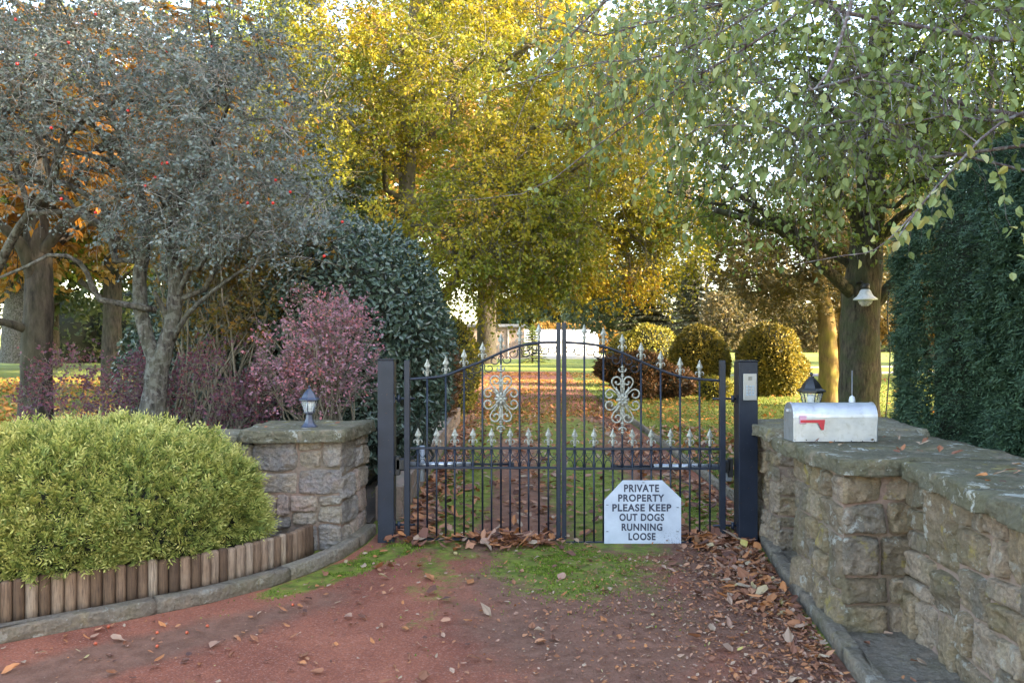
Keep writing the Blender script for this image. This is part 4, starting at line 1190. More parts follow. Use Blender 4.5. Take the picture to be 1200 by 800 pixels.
ML_laurel = leaf_mat('laurel_leaves', [(0, (0.025, 0.045, 0.03)), (0.5, (0.06, 0.10, 0.072)), (0.9, (0.11, 0.16, 0.115)), (1, (0.13, 0.15, 0.07))], 0.08, rough=0.32, clump=0.2, spec=0.6)
ML_pink = leaf_mat('spindle_leaves', [(0, (0.13, 0.15, 0.07)), (0.25, (0.22, 0.16, 0.15)), (0.45, (0.34, 0.20, 0.27)), (0.65, (0.52, 0.25, 0.30)), (0.8, (0.66, 0.20, 0.22)), (0.9, (0.62, 0.30, 0.14)), (1, (0.28, 0.26, 0.12))], 0.35, clump=0.2, freq=3, tint=(1.1, 0.9, 0.9))
ML_purple = leaf_mat('barberry_leaves', [(0, (0.055, 0.035, 0.055)), (0.45, (0.13, 0.055, 0.085)), (0.8, (0.22, 0.07, 0.075)), (1, (0.34, 0.10, 0.04))], 0.3, clump=0.2, freq=3, tint=(1.1, 0.85, 0.9))
ML_thuja = leaf_mat('golden_conifer_fronds', [(0, (0.045, 0.065, 0.015)), (0.3, (0.15, 0.20, 0.045)), (0.6, (0.33, 0.35, 0.09)), (1, (0.58, 0.52, 0.20))], 0.2, rough=0.7, clump=0.2, freq=2.5)
ML_leyl = leaf_mat('dark_conifer_fronds', [(0, (0.018, 0.038, 0.026)), (0.5, (0.048, 0.092, 0.05)), (1, (0.10, 0.175, 0.09))], 0.08, rough=0.6, clump=0.25, freq=1.5)
ML_cherry = leaf_mat('green_cherry_leaves', [(0, (0.08, 0.12, 0.04)), (0.4, (0.17, 0.225, 0.08)), (0.68, (0.26, 0.31, 0.12)), (0.82, (0.36, 0.37, 0.18)), (0.92, (0.42, 0.35, 0.08)), (1, (0.5, 0.5, 0.42))], 0.35, clump=0.12, freq=1.5, spec=0.4)
ML_green = leaf_mat('fading_green_leaves', [(0, (0.06, 0.10, 0.02)), (0.4, (0.13, 0.185, 0.04)), (0.75, (0.25, 0.28, 0.055)), (1, (0.44, 0.34, 0.06))], 0.4, clump=0.35, freq=0.8)
ML_olive = leaf_mat('olive_brown_foliage', [(0, (0.05, 0.05, 0.025)), (0.4, (0.11, 0.10, 0.05)), (0.75, (0.22, 0.16, 0.075)), (1, (0.36, 0.24, 0.09))], 0.35, clump=0.4, freq=0.9)
ML_dome = leaf_mat('clipped_golden_foliage', [(0, (0.07, 0.07, 0.02)), (0.4, (0.17, 0.15, 0.04)), (0.75, (0.32, 0.25, 0.06)), (1, (0.48, 0.34, 0.08))], 0.25, clump=0.2, freq=2)
ML_domeg = leaf_mat('clipped_yellow_green_foliage', [(0, (0.08, 0.09, 0.02)), (0.5, (0.20, 0.19, 0.03)), (1, (0.38, 0.29, 0.05))], 0.25, clump=0.2, freq=2)
ML_russet = leaf_mat('russet_foliage', [(0, (0.05, 0.03, 0.02)), (0.5, (0.12, 0.065, 0.035)), (1, (0.24, 0.12, 0.05))], 0.25, clump=0.3, freq=2)
ML_far = leaf_mat('far_green_foliage', [(0, (0.035, 0.05, 0.025)), (0.5, (0.075, 0.10, 0.045)), (1, (0.15, 0.16, 0.06))], 0.3, clump=0.4, freq=0.4)
ML_faro = leaf_mat('far_autumn_foliage', [(0, (0.13, 0.085, 0.03)), (0.5, (0.28, 0.16, 0.04)), (1, (0.42, 0.25, 0.06))], 0.35, clump=0.4, freq=0.4)
MB_grey = bark_mat('grey_lichened_bark', (0.022, 0.019, 0.017), (0.12, 0.108, 0.095), (0.075, 0.08, 0.045), 0.3, 34, 0.035, (0.16, 0.16, 0.145))
MB_gtwig = bark_mat('pale_lichened_twigs', (0.10, 0.095, 0.09), (0.27, 0.26, 0.245), None, 0, 30, 0.003, (0.33, 0.33, 0.31))
MB_dark = bark_mat('dark_bark', (0.018, 0.015, 0.012), (0.075, 0.06, 0.045), (0.045, 0.05, 0.02), 0.3, 16, 0.02)
MB_big = bark_mat('furrowed_bark', (0.022, 0.019, 0.014), (0.11, 0.09, 0.062), (0.055, 0.065, 0.028), 0.65, 22, 0.05)
MB_moss = bark_mat('mossy_bark', (0.11, 0.075, 0.03), (0.26, 0.17, 0.06), (0.20, 0.17, 0.03), 0.6, 14, 0.02)
MB_beech = bark_mat('beech_bark', (0.10, 0.085, 0.065), (0.20, 0.17, 0.13), (0.12, 0.12, 0.05), 0.4, 8, 0.01)
MB_stem = bark_mat('pale_stem_bark', (0.11, 0.09, 0.065), (0.26, 0.22, 0.17), (0.14, 0.14, 0.08), 0.3, 30, 0.004)
MB_twig = bark_mat('reddish_twig_bark', (0.07, 0.045, 0.045), (0.17, 0.13, 0.13), None, 0, 30, 0.003, (0.25, 0.25, 0.24))
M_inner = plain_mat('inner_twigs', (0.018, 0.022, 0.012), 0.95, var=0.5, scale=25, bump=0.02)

# ------------------------------------------------------------------ near left: shrub, grey tree, shrubs, evergreen
# feathery golden conifer
t = thing('golden_conifer_shrub', 'low feathery golden-green conifer shrub spilling over the log edging', 'shrub', (-3.0, 5.2, 0.12))
E = [(-2.5, 5.43, 0.46, 0.62, 0.62, 0.54), (-2.2, 5.6, 0.46, 0.42, 0.44, 0.48), (-2.95, 5.22, 0.46, 0.66, 0.66, 0.60), (-3.4, 5.05, 0.46, 0.7, 0.7, 0.60), (-3.85, 4.85, 0.46, 0.85, 0.75, 0.70), (-4.75, 4.5, 0.42, 0.9, 0.8, 0.7), (-2.75, 5.75, 0.44, 0.7, 0.4, 0.60), (-2.06, 5.62, 0.34, 0.36, 0.34, 0.30), (-2.35, 5.3, 0.36, 0.5, 0.36, 0.34), (-2.85, 4.95, 0.32, 0.5, 0.4, 0.4)]
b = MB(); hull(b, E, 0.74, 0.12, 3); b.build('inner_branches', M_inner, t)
P, Nn = shell_points(E, 29000, 0.25, 0.20, 4.0, 5, 0.26)
D = norm(Nn * 0.75 + arr([0.0, -0.05, 0.5]) + RNG.normal(size=P.shape) * 0.38)
b = MB(); fronds(b, P, D, norm(RNG.normal(size=P.shape) + arr([0, 0, .6])), 0.085 * (0.5 + 1.1 * RNG.random(len(P))), 4, 0.15, 0.48, 0.7, 0.15, 0.0, 1.0)
b.build('foliage', ML_thuja, t)

# grey-barked thorn tree
Y0 = 7.3
def WP(*L): return [W(a, b_, z) for a, b_, z in L]
trunk = (WP((176, 555, 7.3), (177, 500, 7.3), (182, 455, 7.3), (186, 420, 7.3)), [.135, .115, .105, .10])
stemA = (WP((184, 425, 7.3), (172, 395, 7.32), (165, 360, 7.35), (164, 320, 7.4), (170, 285, 7.4), (166, 240, 7.5), (150, 180, 7.5), (120, 110, 7.4)), [.075, .065, .065, .06, .06, .05, .035, .02])
stemB = (WP((188, 425, 7.3), (196, 398, 7.3), (202, 375, 7.28), (206, 330, 7.3), (203, 280, 7.3), (215, 220, 7.2), (235, 140, 7.0), (250, 60, 6.9)), [.085, .075, .07, .065, .06, .045, .03, .018])
ex = [(WP((184, 363, 7.3), (150, 357, 7.2), (115, 350, 7.1), (105, 325, 7.0), (90, 305, 6.9), (60, 298, 6.8), (20, 318, 6.7), (-30, 335, 6.6)), .038, .016),
      (WP((203, 398, 7.28), (218, 370, 7.2), (245, 345, 7.1), (272, 325, 7.0), (300, 308, 6.9), (345, 300, 6.8), (400, 312, 6.7)), .030, .008),
      (WP((300, 308, 6.9), (318, 290, 6.85), (335, 262, 6.8)), .012, .006),
      (WP((200, 378, 7.28), (190, 360, 7.22), (181, 342, 7.15)), .042, .030),
      (WP((205, 345, 7.3), (192, 310, 7.45), (202, 285, 7.6), (215, 240, 7.7)), .035, .02),
      (WP((60, 210, 6.9), (72, 170, 6.9), (100, 140, 6.8), (140, 118, 6.7), (200, 125, 6.6)), .045, .018),
      (WP((-10, 330, 7.4), (20, 270, 7.2), (60, 215, 6.9), (78, 155, 6.7), (110, 132, 6.7)), .07, .028),
      (WP((60, 215, 6.9), (40, 140, 6.8), (10, 90, 6.8)), .04, .02),
      (WP((215, 220, 7.2), (260, 200, 6.9), (320, 215, 6.7), (380, 235, 6.6)), .025, .008),
      (WP((235, 140, 7.0), (255, 100, 6.8), (300, 105, 6.6), (360, 130, 6.5)), .025, .007),
      (WP((210, 260, 7.2), (290, 270, 6.9), (360, 275, 6.8), (410, 262, 6.8)), .018, .006)]
ex = [(p_, a_ * (.62 if n_ > 4 else .85), b_ * .6) for n_, (p_, a_, b_) in enumerate(ex)]
E = [(*W(130, 95, 6.9), 1.25, 1.1, 0.75), (*W(20, 60, 6.8), 1.0, 1.0, 0.75), (*W(265, 130, 6.8), 0.85, 1.0, 0.7), (*W(330, 175, 6.8), 0.75, 0.9, 0.75), (*W(240, 230, 6.8), 0.85, 0.8, 0.5),
     (*W(360, 270, 6.9), 0.5, 0.6, 0.35), (*W(200, 20, 6.8), 1.5, 1.1, 0.7), (*W(40, 210, 6.9), 0.6, 0.6, 0.4), (*W(180, 250, 6.9), 0.45, 0.6, 0.4), (*W(30, -60, 6.8), 1.5, 1.2, 0.8), (*W(-120, 100, 6.8), 1.0, 1.2, 1.1)]
thorn = build_tree('thorn_tree', 'grey-barked twisted thorn tree with small blue-green leaves and a few red berries', 'tree', [trunk, stemA, stemB], E, 4300, 0.24, 13, 0.034, 0.021, ML_grey, MB_grey, m_twig=MB_gtwig,
    nlimb=26, thr=0.475, freq=1.4, seed=4, droop=0.15, tw_r=0.0026, limb_r=0.22, extra=ex, flat=0.5, pend=0.0, wiggle=0.085, up=0.1)
me = None
for i, (a, b_) in enumerate(((72, 233), (112, 249), (190, 192), (196, 191), (170, 218), (182, 208), (20, 75), (42, 65), (112, 17), (196, 60), (323, 211), (401, 260), (320, 238), (290, 238), (205, 58), (18, 23), (80, 50), (247, 55), (60, 150), (150, 130), (330, 150), (380, 300), (340, 225))):
    p = W(a, b_, 6.0 + 0.25 * (i % 3))
    if me is None:
        o = MB().lathe([(0, -.013), (.009, -.009), (.0125, 0), (.009, .009), (0, .012)], p, 10).build('berry', plain_mat('red_berry', (0.5, 0.02, 0.015), 0.25), thorn); me = o; p0 = Vector(p)
    else:
        c = me.copy(); COL.objects.link(c); c.parent = thorn; c.location = Vector(p) - p0 + me.location

def stemmy(name, label, cat, c, spread, top, n, E, nspray, m, L, Wd, ml, mbk, slen=0.12, group=None, r=0.007, base_r=0.25, seed=0, thr=0.4, freq=3):
    t = thing(name, label, cat, c, group)
    bw = MB()
    P0, Dr = in_ellipsoids(E, nspray, 0.5, thr, freq, seed)
    tg = P0[RNG.choice(nspray, size=n)]
    a = RNG.random(n) * 2 * pi; rr = base_r * np.sqrt(RNG.random(n))
    S = np.stack([c[0] + rr * np.cos(a) * spread, c[1] + rr * np.sin(a), np.full(n, c[2])], -1)
    k = 9; tt = np.linspace(0, 1, k)
    LP = S[:, None] + (tg - S)[:, None] * tt[None, :, None]
    LP[:, :, :2] -= ((tg - S)[:, None, :2] * (np.sin(tt * pi) * 0.22)[None, :, None])
    w = RNG.normal(size=LP.shape) * 0.022; w[:, 0] = 0; LP += w
    batch_tubes(bw, LP, (r * (0.6 + 0.9 * RNG.random(n)))[:, None] * (1 - .65 * tt)[None], 5)
    A = LP[:, 2:].reshape(-1, 3)
    best = np.empty(nspray, int)
    for s_ in range(0, nspray, 400): best[s_:s_ + 400] = np.argmin(np.linalg.norm(P0[s_:s_ + 400, None] - A[None], axis=2), 1)
    qs = A[best]; t3 = np.linspace(0, 1, 4); QP = qs[:, None] + (P0 - qs)[:, None] * t3[None, :, None]
    batch_tubes(bw, QP, np.full((nspray, 4), 0.002), 3)
    D = norm(Dr * 0.5 + RNG.normal(size=P0.shape) * .4 + arr([0, 0, .6]))
    bl = MB(); sprays(bl, bw, P0, D, slen * (0.6 + .8 * RNG.random(nspray)), 0.1, m, L, Wd, 'quad', tw_r=0.0018, flat=0.2, updown=0.8)
    bw.build('stems', mbk, t); bl.build('leaves', ml, t)
    return t
stemmy('spindle_bush', 'rounded pink and mauve leaved bush just behind the left stone pier', 'bush', (-1.75, 7.75, 0.05), 1.0, 0, 85,
       [(-1.88, 7.7, 1.60, 0.50, 0.45, 0.50), (-1.62, 7.7, 1.50, 0.38, 0.42, 0.50), (-2.15, 7.7, 1.35, 0.32, 0.4, 0.45), (-1.75, 7.7, 1.2, 0.5, 0.4, 0.35)], 1300, 7, 0.030, 0.021, ML_pink, MB_stem, 0.13, seed=8, r=0.011, thr=0.42)
stemmy('barberry_bush', 'low purple-leaved bush behind the shrub, left of the thorn tree trunk', 'bush', (-4.0, 7.9, 0.05), 1.6, 0, 45,
       [(-4.1, 7.9, 1.15, 0.75, 0.5, 0.35), (-3.6, 7.8, 1.05, 0.45, 0.5, 0.4), (-4.5, 7.9, 0.85, 0.5, 0.5, 0.3)], 620, 8, 0.032, 0.022, ML_purple, MB_stem, 0.16, seed=18, r=0.007, thr=0.45)
stemmy('barberry_bush', 'small purple and red bush between the thorn tree trunk and the pink bush', 'bush', (-2.75, 7.75, 0.05), 1.2, 0, 35,
       [(-2.75, 7.7, 1.15, 0.42, 0.45, 0.45), (-2.55, 7.7, 0.95, 0.3, 0.4, 0.4)], 430, 8, 0.032, 0.022, ML_purple, MB_stem, 0.14, seed=28, r=0.007, thr=0.42)
stemmy('hazel_thicket', 'thicket of tall pale upright stems with sparse brown-green leaves above', 'bush', (-3.05, 8.7, 0.05), 1.8, 0, 60,
       [(-3.2, 8.7, 2.6, 0.9, 0.6, 0.5), (-2.6, 8.8, 2.5, 0.8, 0.6, 0.55), (-2.9, 8.7, 1.9, 0.9, 0.5, 0.5)], 900, 9, 0.055, 0.035,
       leaf_mat('thicket_leaves', [(0, (0.06, 0.075, 0.02)), (0.4, (0.13, 0.11, 0.03)), (0.8, (0.24, 0.13, 0.03)), (1, (0.34, 0.14, 0.03))], 0.35, clump=0.2), MB_stem, 0.22, base_r=0.42, seed=38, r=0.014)

# glossy evergreen by the gate
t = thing('evergreen_bush', 'tall glossy dark evergreen bush behind the left gate post', 'bush', (-1.75, 9.3, 0))
E = [(-1.88, 9.25, 1.75, 1.10, 1.0, 1.32), (-1.6, 9.5, 1.35, 0.95, 1.0, 1.25), (-2.6, 9.6, 1.3, 1.2, 0.9, 1.5), (-1.65, 9.0, 0.75, 0.7, 0.7, 0.7), (-3.6, 10.2, 1.2, 1.3, 0.9, 1.5)]
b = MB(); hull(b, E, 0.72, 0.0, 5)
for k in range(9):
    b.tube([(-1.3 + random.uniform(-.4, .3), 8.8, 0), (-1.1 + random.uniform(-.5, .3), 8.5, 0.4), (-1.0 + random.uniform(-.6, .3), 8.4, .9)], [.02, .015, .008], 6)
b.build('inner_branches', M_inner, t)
P, Nn = shell_points(E, 30000, 0.25, 0.16, 1.8, 9, 0.26)
D = norm(Nn * 0.5 + RNG.normal(size=P.shape) * 0.6 + arr([0, 0, -0.15])); b = MB()
add_leaves(b, P, D, norm(Nn + RNG.normal(size=P.shape) * 0.45), 0.078 * (0.7 + .5 * RNG.random(len(P))), 0.036, RNG.random(len(P)), 'hex', 0.12, 0.15)
b.build('foliage', ML_laurel, t)
# brown clipped conifer and green one right of it, further back
def clipped(name, label, E, ml, n, L=0.09, Wd=0.05, cat='shrub', seed=0, group=None, depth=0.1, bump=0.06, stem=None, kind='quad'):
    c = E[0]
    t = thing(name, label, cat, (c[0], c[1], 0), group)
    b = MB(); hull(b, E, 0.88, 0.0, seed)
    if stem:
        for s_ in stem: b.tube(*s_)
    b.build('inner_branches', M_inner, t)
    P, Nn = shell_points(E, n, 0.05, bump, 2.0, seed, depth)
    D = norm(Nn * 0.8 + RNG.normal(size=P.shape) * 0.6 + arr([0, 0, .15])); b = MB()
    add_leaves(b, P, D, norm(Nn * .7 + RNG.normal(size=P.shape) * 0.7), L * (0.6 + .7 * RNG.random(len(P))), Wd, RNG.random(len(P)), kind)
    b.build('foliage', ml, t)
    return t
clipped('clipped_shrub', 'brownish clipped shrub between the glossy evergreen and the drive', [(-1.55, 14.2, 0.95, 0.62, 0.8, 1.15), (-1.9, 14.6, 0.8, 0.8, 0.8, 1.2)], ML_russet, 6000, seed=61)
clipped('clipped_shrub', 'narrow yellow-green upright shrub left of the drive behind the brown one', [(-1.35, 18.2, 0.95, 0.62, 0.8, 1.2), (-1.9, 18.4, 0.9, 0.8, 0.8, 1.3)], ML_domeg, 6000, seed=62)

# orange-leaved chestnut
tr = (WP((40, 520, 9.2), (42, 470, 9.2), (44, 400, 9.2), (46, 330, 9.2), (42, 250, 9.3), (50, 150, 9.4), (60, 0, 9.5)), [.22, .175, .16, .15, .13, .10, .06])
P0, Dr = in_ellipsoids([(*W(120, 150, 10.5), 2.3, 1.8, 1.7), (*W(30, 230, 9.8), 1.5, 1.2, 1.0), (*W(-60, 60, 10), 2.0, 1.8, 2.0), (*W(220, 130, 11), 1.6, 1.6, 1.6)], 1500, 0.6, 0.42, 0.8, 7)
t = build_tree('chestnut_tree', 'dark-trunked tree with big orange leaves behind the thorn tree, far left', 'tree', [tr], [(*W(120, 150, 10.5), 2.3, 1.8, 1.7), (*W(30, 220, 9.8), 1.6, 1.2, 1.1), (*W(-60, 60, 10), 2.0, 1.8, 2.0), (*W(220, 130, 11), 1.6, 1.6, 1.6)],
    900, 0.35, 3, 0.13, 0.055, ML_chest, MB_dark, nlimb=18, thr=0.42, freq=0.8, seed=7, droop=0.3, limb_r=0.3, extra=[(WP((44, 340, 9.2), (20, 280, 9.0), (-30, 250, 8.9)), .09, .04), (WP((46, 300, 9.2), (90, 250, 9.2), (140, 230, 9.4)), .07, .03), (WP((42, 390, 9.2), (15, 380, 9.0), (-20, 372, 8.9)), .06, .03)])
b = MB()
for P_, D_ in ((P0, norm(Dr + arr([0, 0, -.6]))),):
    for k in range(5):
        a = (k - 2) * 0.62
        S = norm(np.cross(D_, arr([0.1, 0.2, 1.0]))); dd = norm(D_ * cos(a) + S * sin(a) + RNG.normal(size=D_.shape) * .08)
        add_leaves(b, P_, dd, norm(np.cross(S, D_) + RNG.normal(size=D_.shape) * .25), 0.16 * (1 - .08 * abs(k - 2)), 0.062, RNG.random(len(P_)), 'hex', 0.1, 0.2)
b.build('leaf_fans', ML_chest, t)
# ------------------------------------------------------------------ the yellow beech
tr = (WP((480, 490, 22), (479, 300, 22), (477, 240, 22), (478, 180, 22), (482, 90, 22), (486, 10, 22), (490, -160, 22)), [.34, .26, .24, .22, .19, .15, .06])
E = [(*W(480, 60, 21), 4.3, 3.6, 2.9), (*W(600, 130, 21), 4.0, 3.6, 2.7), (*W(690, 190, 20), 3.0, 3.2, 2.4), (*W(600, 262, 18.5), 2.6, 2.4, 1.35), (*W(700, 290, 18.5), 1.8, 2.0, 0.9), (*W(460, 250, 20), 2.4, 2.4, 1.5),
     (*W(780, 130, 21), 2.2, 3.0, 3.0), (*W(800, 240, 21), 0.9, 1.6, 1.6), (*W(600, -120, 22), 5.5, 5, 3.0), (*W(370, 90, 20), 2.8, 2.8, 2.6), (*W(565, 325, 18), 0.95, 1.2, 0.75), (*W(520, 290, 18.5), 1.2, 1.2, 0.9)]
build_tree('beech_tree', 'large yellow and green beech spreading over the drive behind the gate', 'tree', [tr], E + [(*W(730, 250, 19), 1.9, 2.0, 1.6), (*W(640, 300, 19), 1.9, 1.5, .7), (*W(765, 270, 19.5), 1.1, 1.5, 1.2)], 10500, 0.75, 24, 0.09, 0.06, ML_beech, MB_beech, void=[(*W(477, 205, 19.5), .8, 4.2, 1.2), (*W(500, 165, 18), .7, 2.2, .5)],
    nlimb=34, thr=0.405, freq=0.55, seed=12, droop=0.22, tw_r=0.007, limb_r=0.33, flat=0.9, up=-0.05, wiggle=0.07, twig_conn=0.5)

# big tree behind the right wall, with the bell lamp on it
tr = (WP((1006, 590, 14), (1007, 500, 14), (1007, 420, 14), (1010, 345, 14), (1017, 270, 14), (1022, 180, 14), (1028, 70, 14), (1034, -120, 14)), [.40, .345, .325, .34, .25, .20, .15, .06])
E = [(*W(950, 150, 13), 2.7, 2.4, 1.8), (*W(1080, 110, 13.5), 2.4, 2.4, 2.2), (*W(900, 210, 12.5), 1.6, 1.6, 0.9), (*W(1000, 60, 13.5), 3.2, 2.6, 2.0), (*W(1000, -60, 14), 3.8, 3.4, 2.4), (*W(1170, 60, 14), 2.5, 2.5, 2.5), (*W(1060, 215, 12.5), 1.5, 1.4, .8)]
build_tree('lime_tree', 'big tree with a mossy furrowed trunk behind the mailbox, bell lamp on it', 'tree', [tr], E, 3100, 0.5, 13, 0.085, 0.058, ML_green, MB_big,
    nlimb=22, thr=0.44, freq=0.7, seed=22, droop=0.35, tw_r=0.006, limb_r=0.3, twig_conn=0.7, trunk_rough=0.16, wiggle=0.1,
    extra=[(WP((1006, 352, 14), (975, 322, 13.6), (945, 295, 13.2), (918, 272, 12.9), (880, 258, 12.6), (838, 246, 12.3)), .115, .045),
           (WP((962, 308, 13.4), (938, 276, 13.1), (905, 255, 12.8), (870, 232, 12.6), (845, 205, 12.4)), .08, .03),
           (WP((1018, 362, 14), (1040, 340, 13.9), (1056, 322, 13.8), (1072, 296, 13.6), (1100, 260, 13.4)), .13, .06),
           (WP((1012, 300, 14), (1000, 250, 13.8), (985, 230, 13.6), (960, 200, 13.4)), .11, .05),
           (WP((1024, 290, 14), (1045, 262, 13.9), (1080, 235, 13.6)), .10, .05)])
# mossy lit tree behind it
E = [(*W(905, 300, 21), 1.7, 1.5, 1.1), (*W(960, 250, 21), 2.0, 1.6, 1.4), (*W(880, 250, 21.5), 1.4, 1.5, 0.9), (*W(1000, 330, 21), 1.3, 1.3, .9), (*W(940, 350, 20.5), 1.2, 1.1, .5), (*W(1040, 270, 22), 1.8, 1.6, 1.5)]
build_tree('holly_tree', 'sunlit mossy two-stemmed tree with olive-brown foliage left of the big trunk', 'tree',
    [(WP((972, 480, 20), (971, 430, 20), (968, 375, 20), (958, 310, 20), (955, 240, 20)), [.27, .23, .21, .15, .06]), (WP((984, 476, 20.1), (986, 430, 20.1), (990, 380, 20.1), (988, 320, 20.1)), [.22, .17, .15, .1])],
    E, 2600, 0.42, 12, 0.10, 0.055, ML_olive, MB_moss, nlimb=16, thr=0.43, freq=0.9, seed=32, droop=0.2, limb_r=0.3, twig_conn=0.5)

# tree whose boughs hang in from the right, in front of the dark conifers
tr = ([(5.0, 5.6, 0), (4.95, 5.55, 1.2), (4.85, 5.5, 2.4), (4.7, 5.5, 3.6), (4.5, 5.5, 5.0), (4.4, 5.6, 6.5)], [.16, .13, .11, .09, .07, .03])
E = [(*W(900, 70, 6.0), 1.25, 0.9, 0.55), (*W(1060, 90, 5.6), 1.0, 0.9, 0.65), (*W(780, 50, 6.3), 0.8, 0.8, 0.5), (*W(960, 20, 5.8), 1.8, 1.0, 0.5), (*W(900, 180, 6.4), 0.7, 0.6, 0.30), (*W(1000, 140, 6.0), 0.9, .7, .4),
     (*W(1130, 20, 5.4), 0.8, 0.8, 0.5), (*W(1000, -150, 6.0), 2.4, 1.6, 0.9), (*W(1330, 0, 5.6), .8, 1.0, .8), (*W(690, 60, 6.6), .6, .7, .45)]
cherry = build_tree('cherry_tree', 'overhanging tree with drooping twigs and large soft green leaves, top right', 'tree', [tr], E, 900, 0.42, 6, 0.066, 0.044, ML_cherry, MB_twig,
    nlimb=22, thr=0.40, freq=1.3, seed=42, droop=0.55, kind='oct', tw_r=0.0032, limb_r=0.09, pend=0.9, flat=0.35, up=-0.25, wiggle=0.10,
    extra=[(WP((1290, 100, 5.5), (1180, 140, 5.0), (1120, 195, 4.7), (1080, 240, 4.5), (1050, 282, 4.4)), .012, .003),
           (WP((1080, 240, 4.5), (1030, 290, 4.4), (985, 300, 4.4), (930, 310, 4.35)), .004, .0015),
           (WP((1010, -40, 5.2), (990, 30, 5.0), (975, 75, 4.9), (955, 105, 4.8), (948, 100, 4.8)), .014, .005),
           (WP((1010, -40, 5.6), (900, 40, 5.6), (800, 100, 5.8), (700, 170, 6.2), (620, 225, 6.4), (520, 195 + 40, 6.6)), .010, .002),
           (WP((940, -20, 5.6), (800, 60, 5.9), (690, 75, 6.2), (600, 100, 6.4), (560, 110, 6.5)), .009, .002),
           (WP((760, -40, 6), (690, 20, 6.1), (630, 90, 6.2), (600, 160, 6.3)), .010, .002),
           (WP((900, 150, 5.6), (820, 150, 5.8), (760, 200, 6.0), (740, 240, 6.1)), .007, .002)])
b = MB(); P0 = []
for L_, k in ((((1180, 140, 5.0), (1120, 195, 4.7), (1080, 240, 4.5), (1050, 282, 4.4)), 34), (((1080, 240, 4.5), (1030, 290, 4.4), (985, 300, 4.4)), 16), (((1200, 330, 4.6), (1190, 250, 4.6), (1160, 200, 4.6)), 22), (((820, 150, 5.8), (760, 200, 6.0), (740, 240, 6.1)), 20),
              (((800, 100, 5.8), (700, 170, 6.2), (620, 225, 6.4)), 14), (((700, 75, 6.2), (620, 95, 6.4), (560, 110, 6.5)), 10)):
    s = catm(WP(*L_), 40); P0.append(s[RNG.integers(0, 40, k)] + RNG.normal(size=(k, 3)) * .03)
P0 = np.concatenate(P0); D = norm(RNG.normal(size=P0.shape) * .6 + arr([0, 0, -.9]))
add_leaves(b, P0, D, norm(RNG.normal(size=P0.shape) + arr([0, -.5, .3])), 0.066 * (.7 + .5 * RNG.random(len(P0))), 0.043, 0.5 + .5 * RNG.random(len(P0)), 'hex', .15, .12)
b.build('low_leaves', ML_cherry, cherry)

# ------------------------------------------------------------------ dark conifers along the right
def conifer_col(name, label, c, rad, h, n, ml, Lf=0.24, group=None, seed=0):
    t = thing(name, label, 'conifer', c, group)
    zz = np.linspace(0, 1, 14)
    prof = [(rad * (0.80 * min(1, (1 - q) * 3.2) ** 0.6) * 0.93 + 0.01, q * h) for q in zz]
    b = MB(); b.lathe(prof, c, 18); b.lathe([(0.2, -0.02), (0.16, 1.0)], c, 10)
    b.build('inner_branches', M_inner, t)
    q = RNG.random(n) ** 1.15; a = RNG.random(n) * 2 * pi
    r = rad * np.minimum(1, (1 - q) * 3.2) ** 0.6
    P = np.stack([c[0] + r * np.cos(a), c[1] + r * np.sin(a), c[2] + 0.1 + q * (h - 0.1)], -1)
    s = 1 + 0.30 * (fbm(P, 1.9, seed) - 0.5) + 0.14 * (fbm(P, 5, seed + 2) - .5) - 0.10 * RNG.random(n) ** 1.5
    P[:, 0] = c[0] + (P[:, 0] - c[0]) * s; P[:, 1] = c[1] + (P[:, 1] - c[1]) * s
    Nn = np.stack([np.cos(a), np.sin(a), np.full(n, .1)], -1)
    D = norm(Nn * 0.8 + RNG.normal(size=P.shape) * 0.55 + arr([0, 0, 0.0])); b = MB()
    fronds(b, P, D, norm(arr([0, 0, 1.0]) + RNG.normal(size=P.shape) * .55), Lf * (0.6 + .7 * RNG.random(n)), 4, 0.13, 0.48, 0.7, 0.5, 0.0, 1.0, 0.35)
    b.build('foliage', ml, t)
    return t
cf = conifer_col('dark_conifer', 'dense dark green conifer behind the long right wall, beside the big trunk', (6.62, 10.0, 0), 1.68, 4.25, 27000, ML_leyl, Lf=.16, group='dark conifers behind the right wall', seed=3)
cf2 = copy_tree(cf); cf2.location = (6.75, 8.3, 0); cf2.rotation_euler = (0, 0, 2.1); cf2['label'] = 'dark green conifer at the right edge, nearest to the frame in the conifer row'
cg = copy_tree(cf); cg.location = (7.25, 9.1, 0); cg.rotation_euler = (0, 0, 4.0); cg['label'] = 'dark green conifer filling the gap between the two nearer conifers of the row'
for k, (x, y) in enumerate(((6.7, 6.5), (6.4, 4.2), (6.4, 1.8), (6.5, -0.8))):  # row continued out of view, stretched taller to shade the drive and thorn tree
    c = copy_tree(cf); c.location = (x, y, 0); c.rotation_euler = (0, 0, 0.9 * k + .4); c.scale = (1, 1, 1.75 + .12 * (k % 3))
    c['label'] = 'unseen dark conifer %s beyond the right edge, stretched tall for shade' % ('just', 'second', 'third', 'fourth')[k]

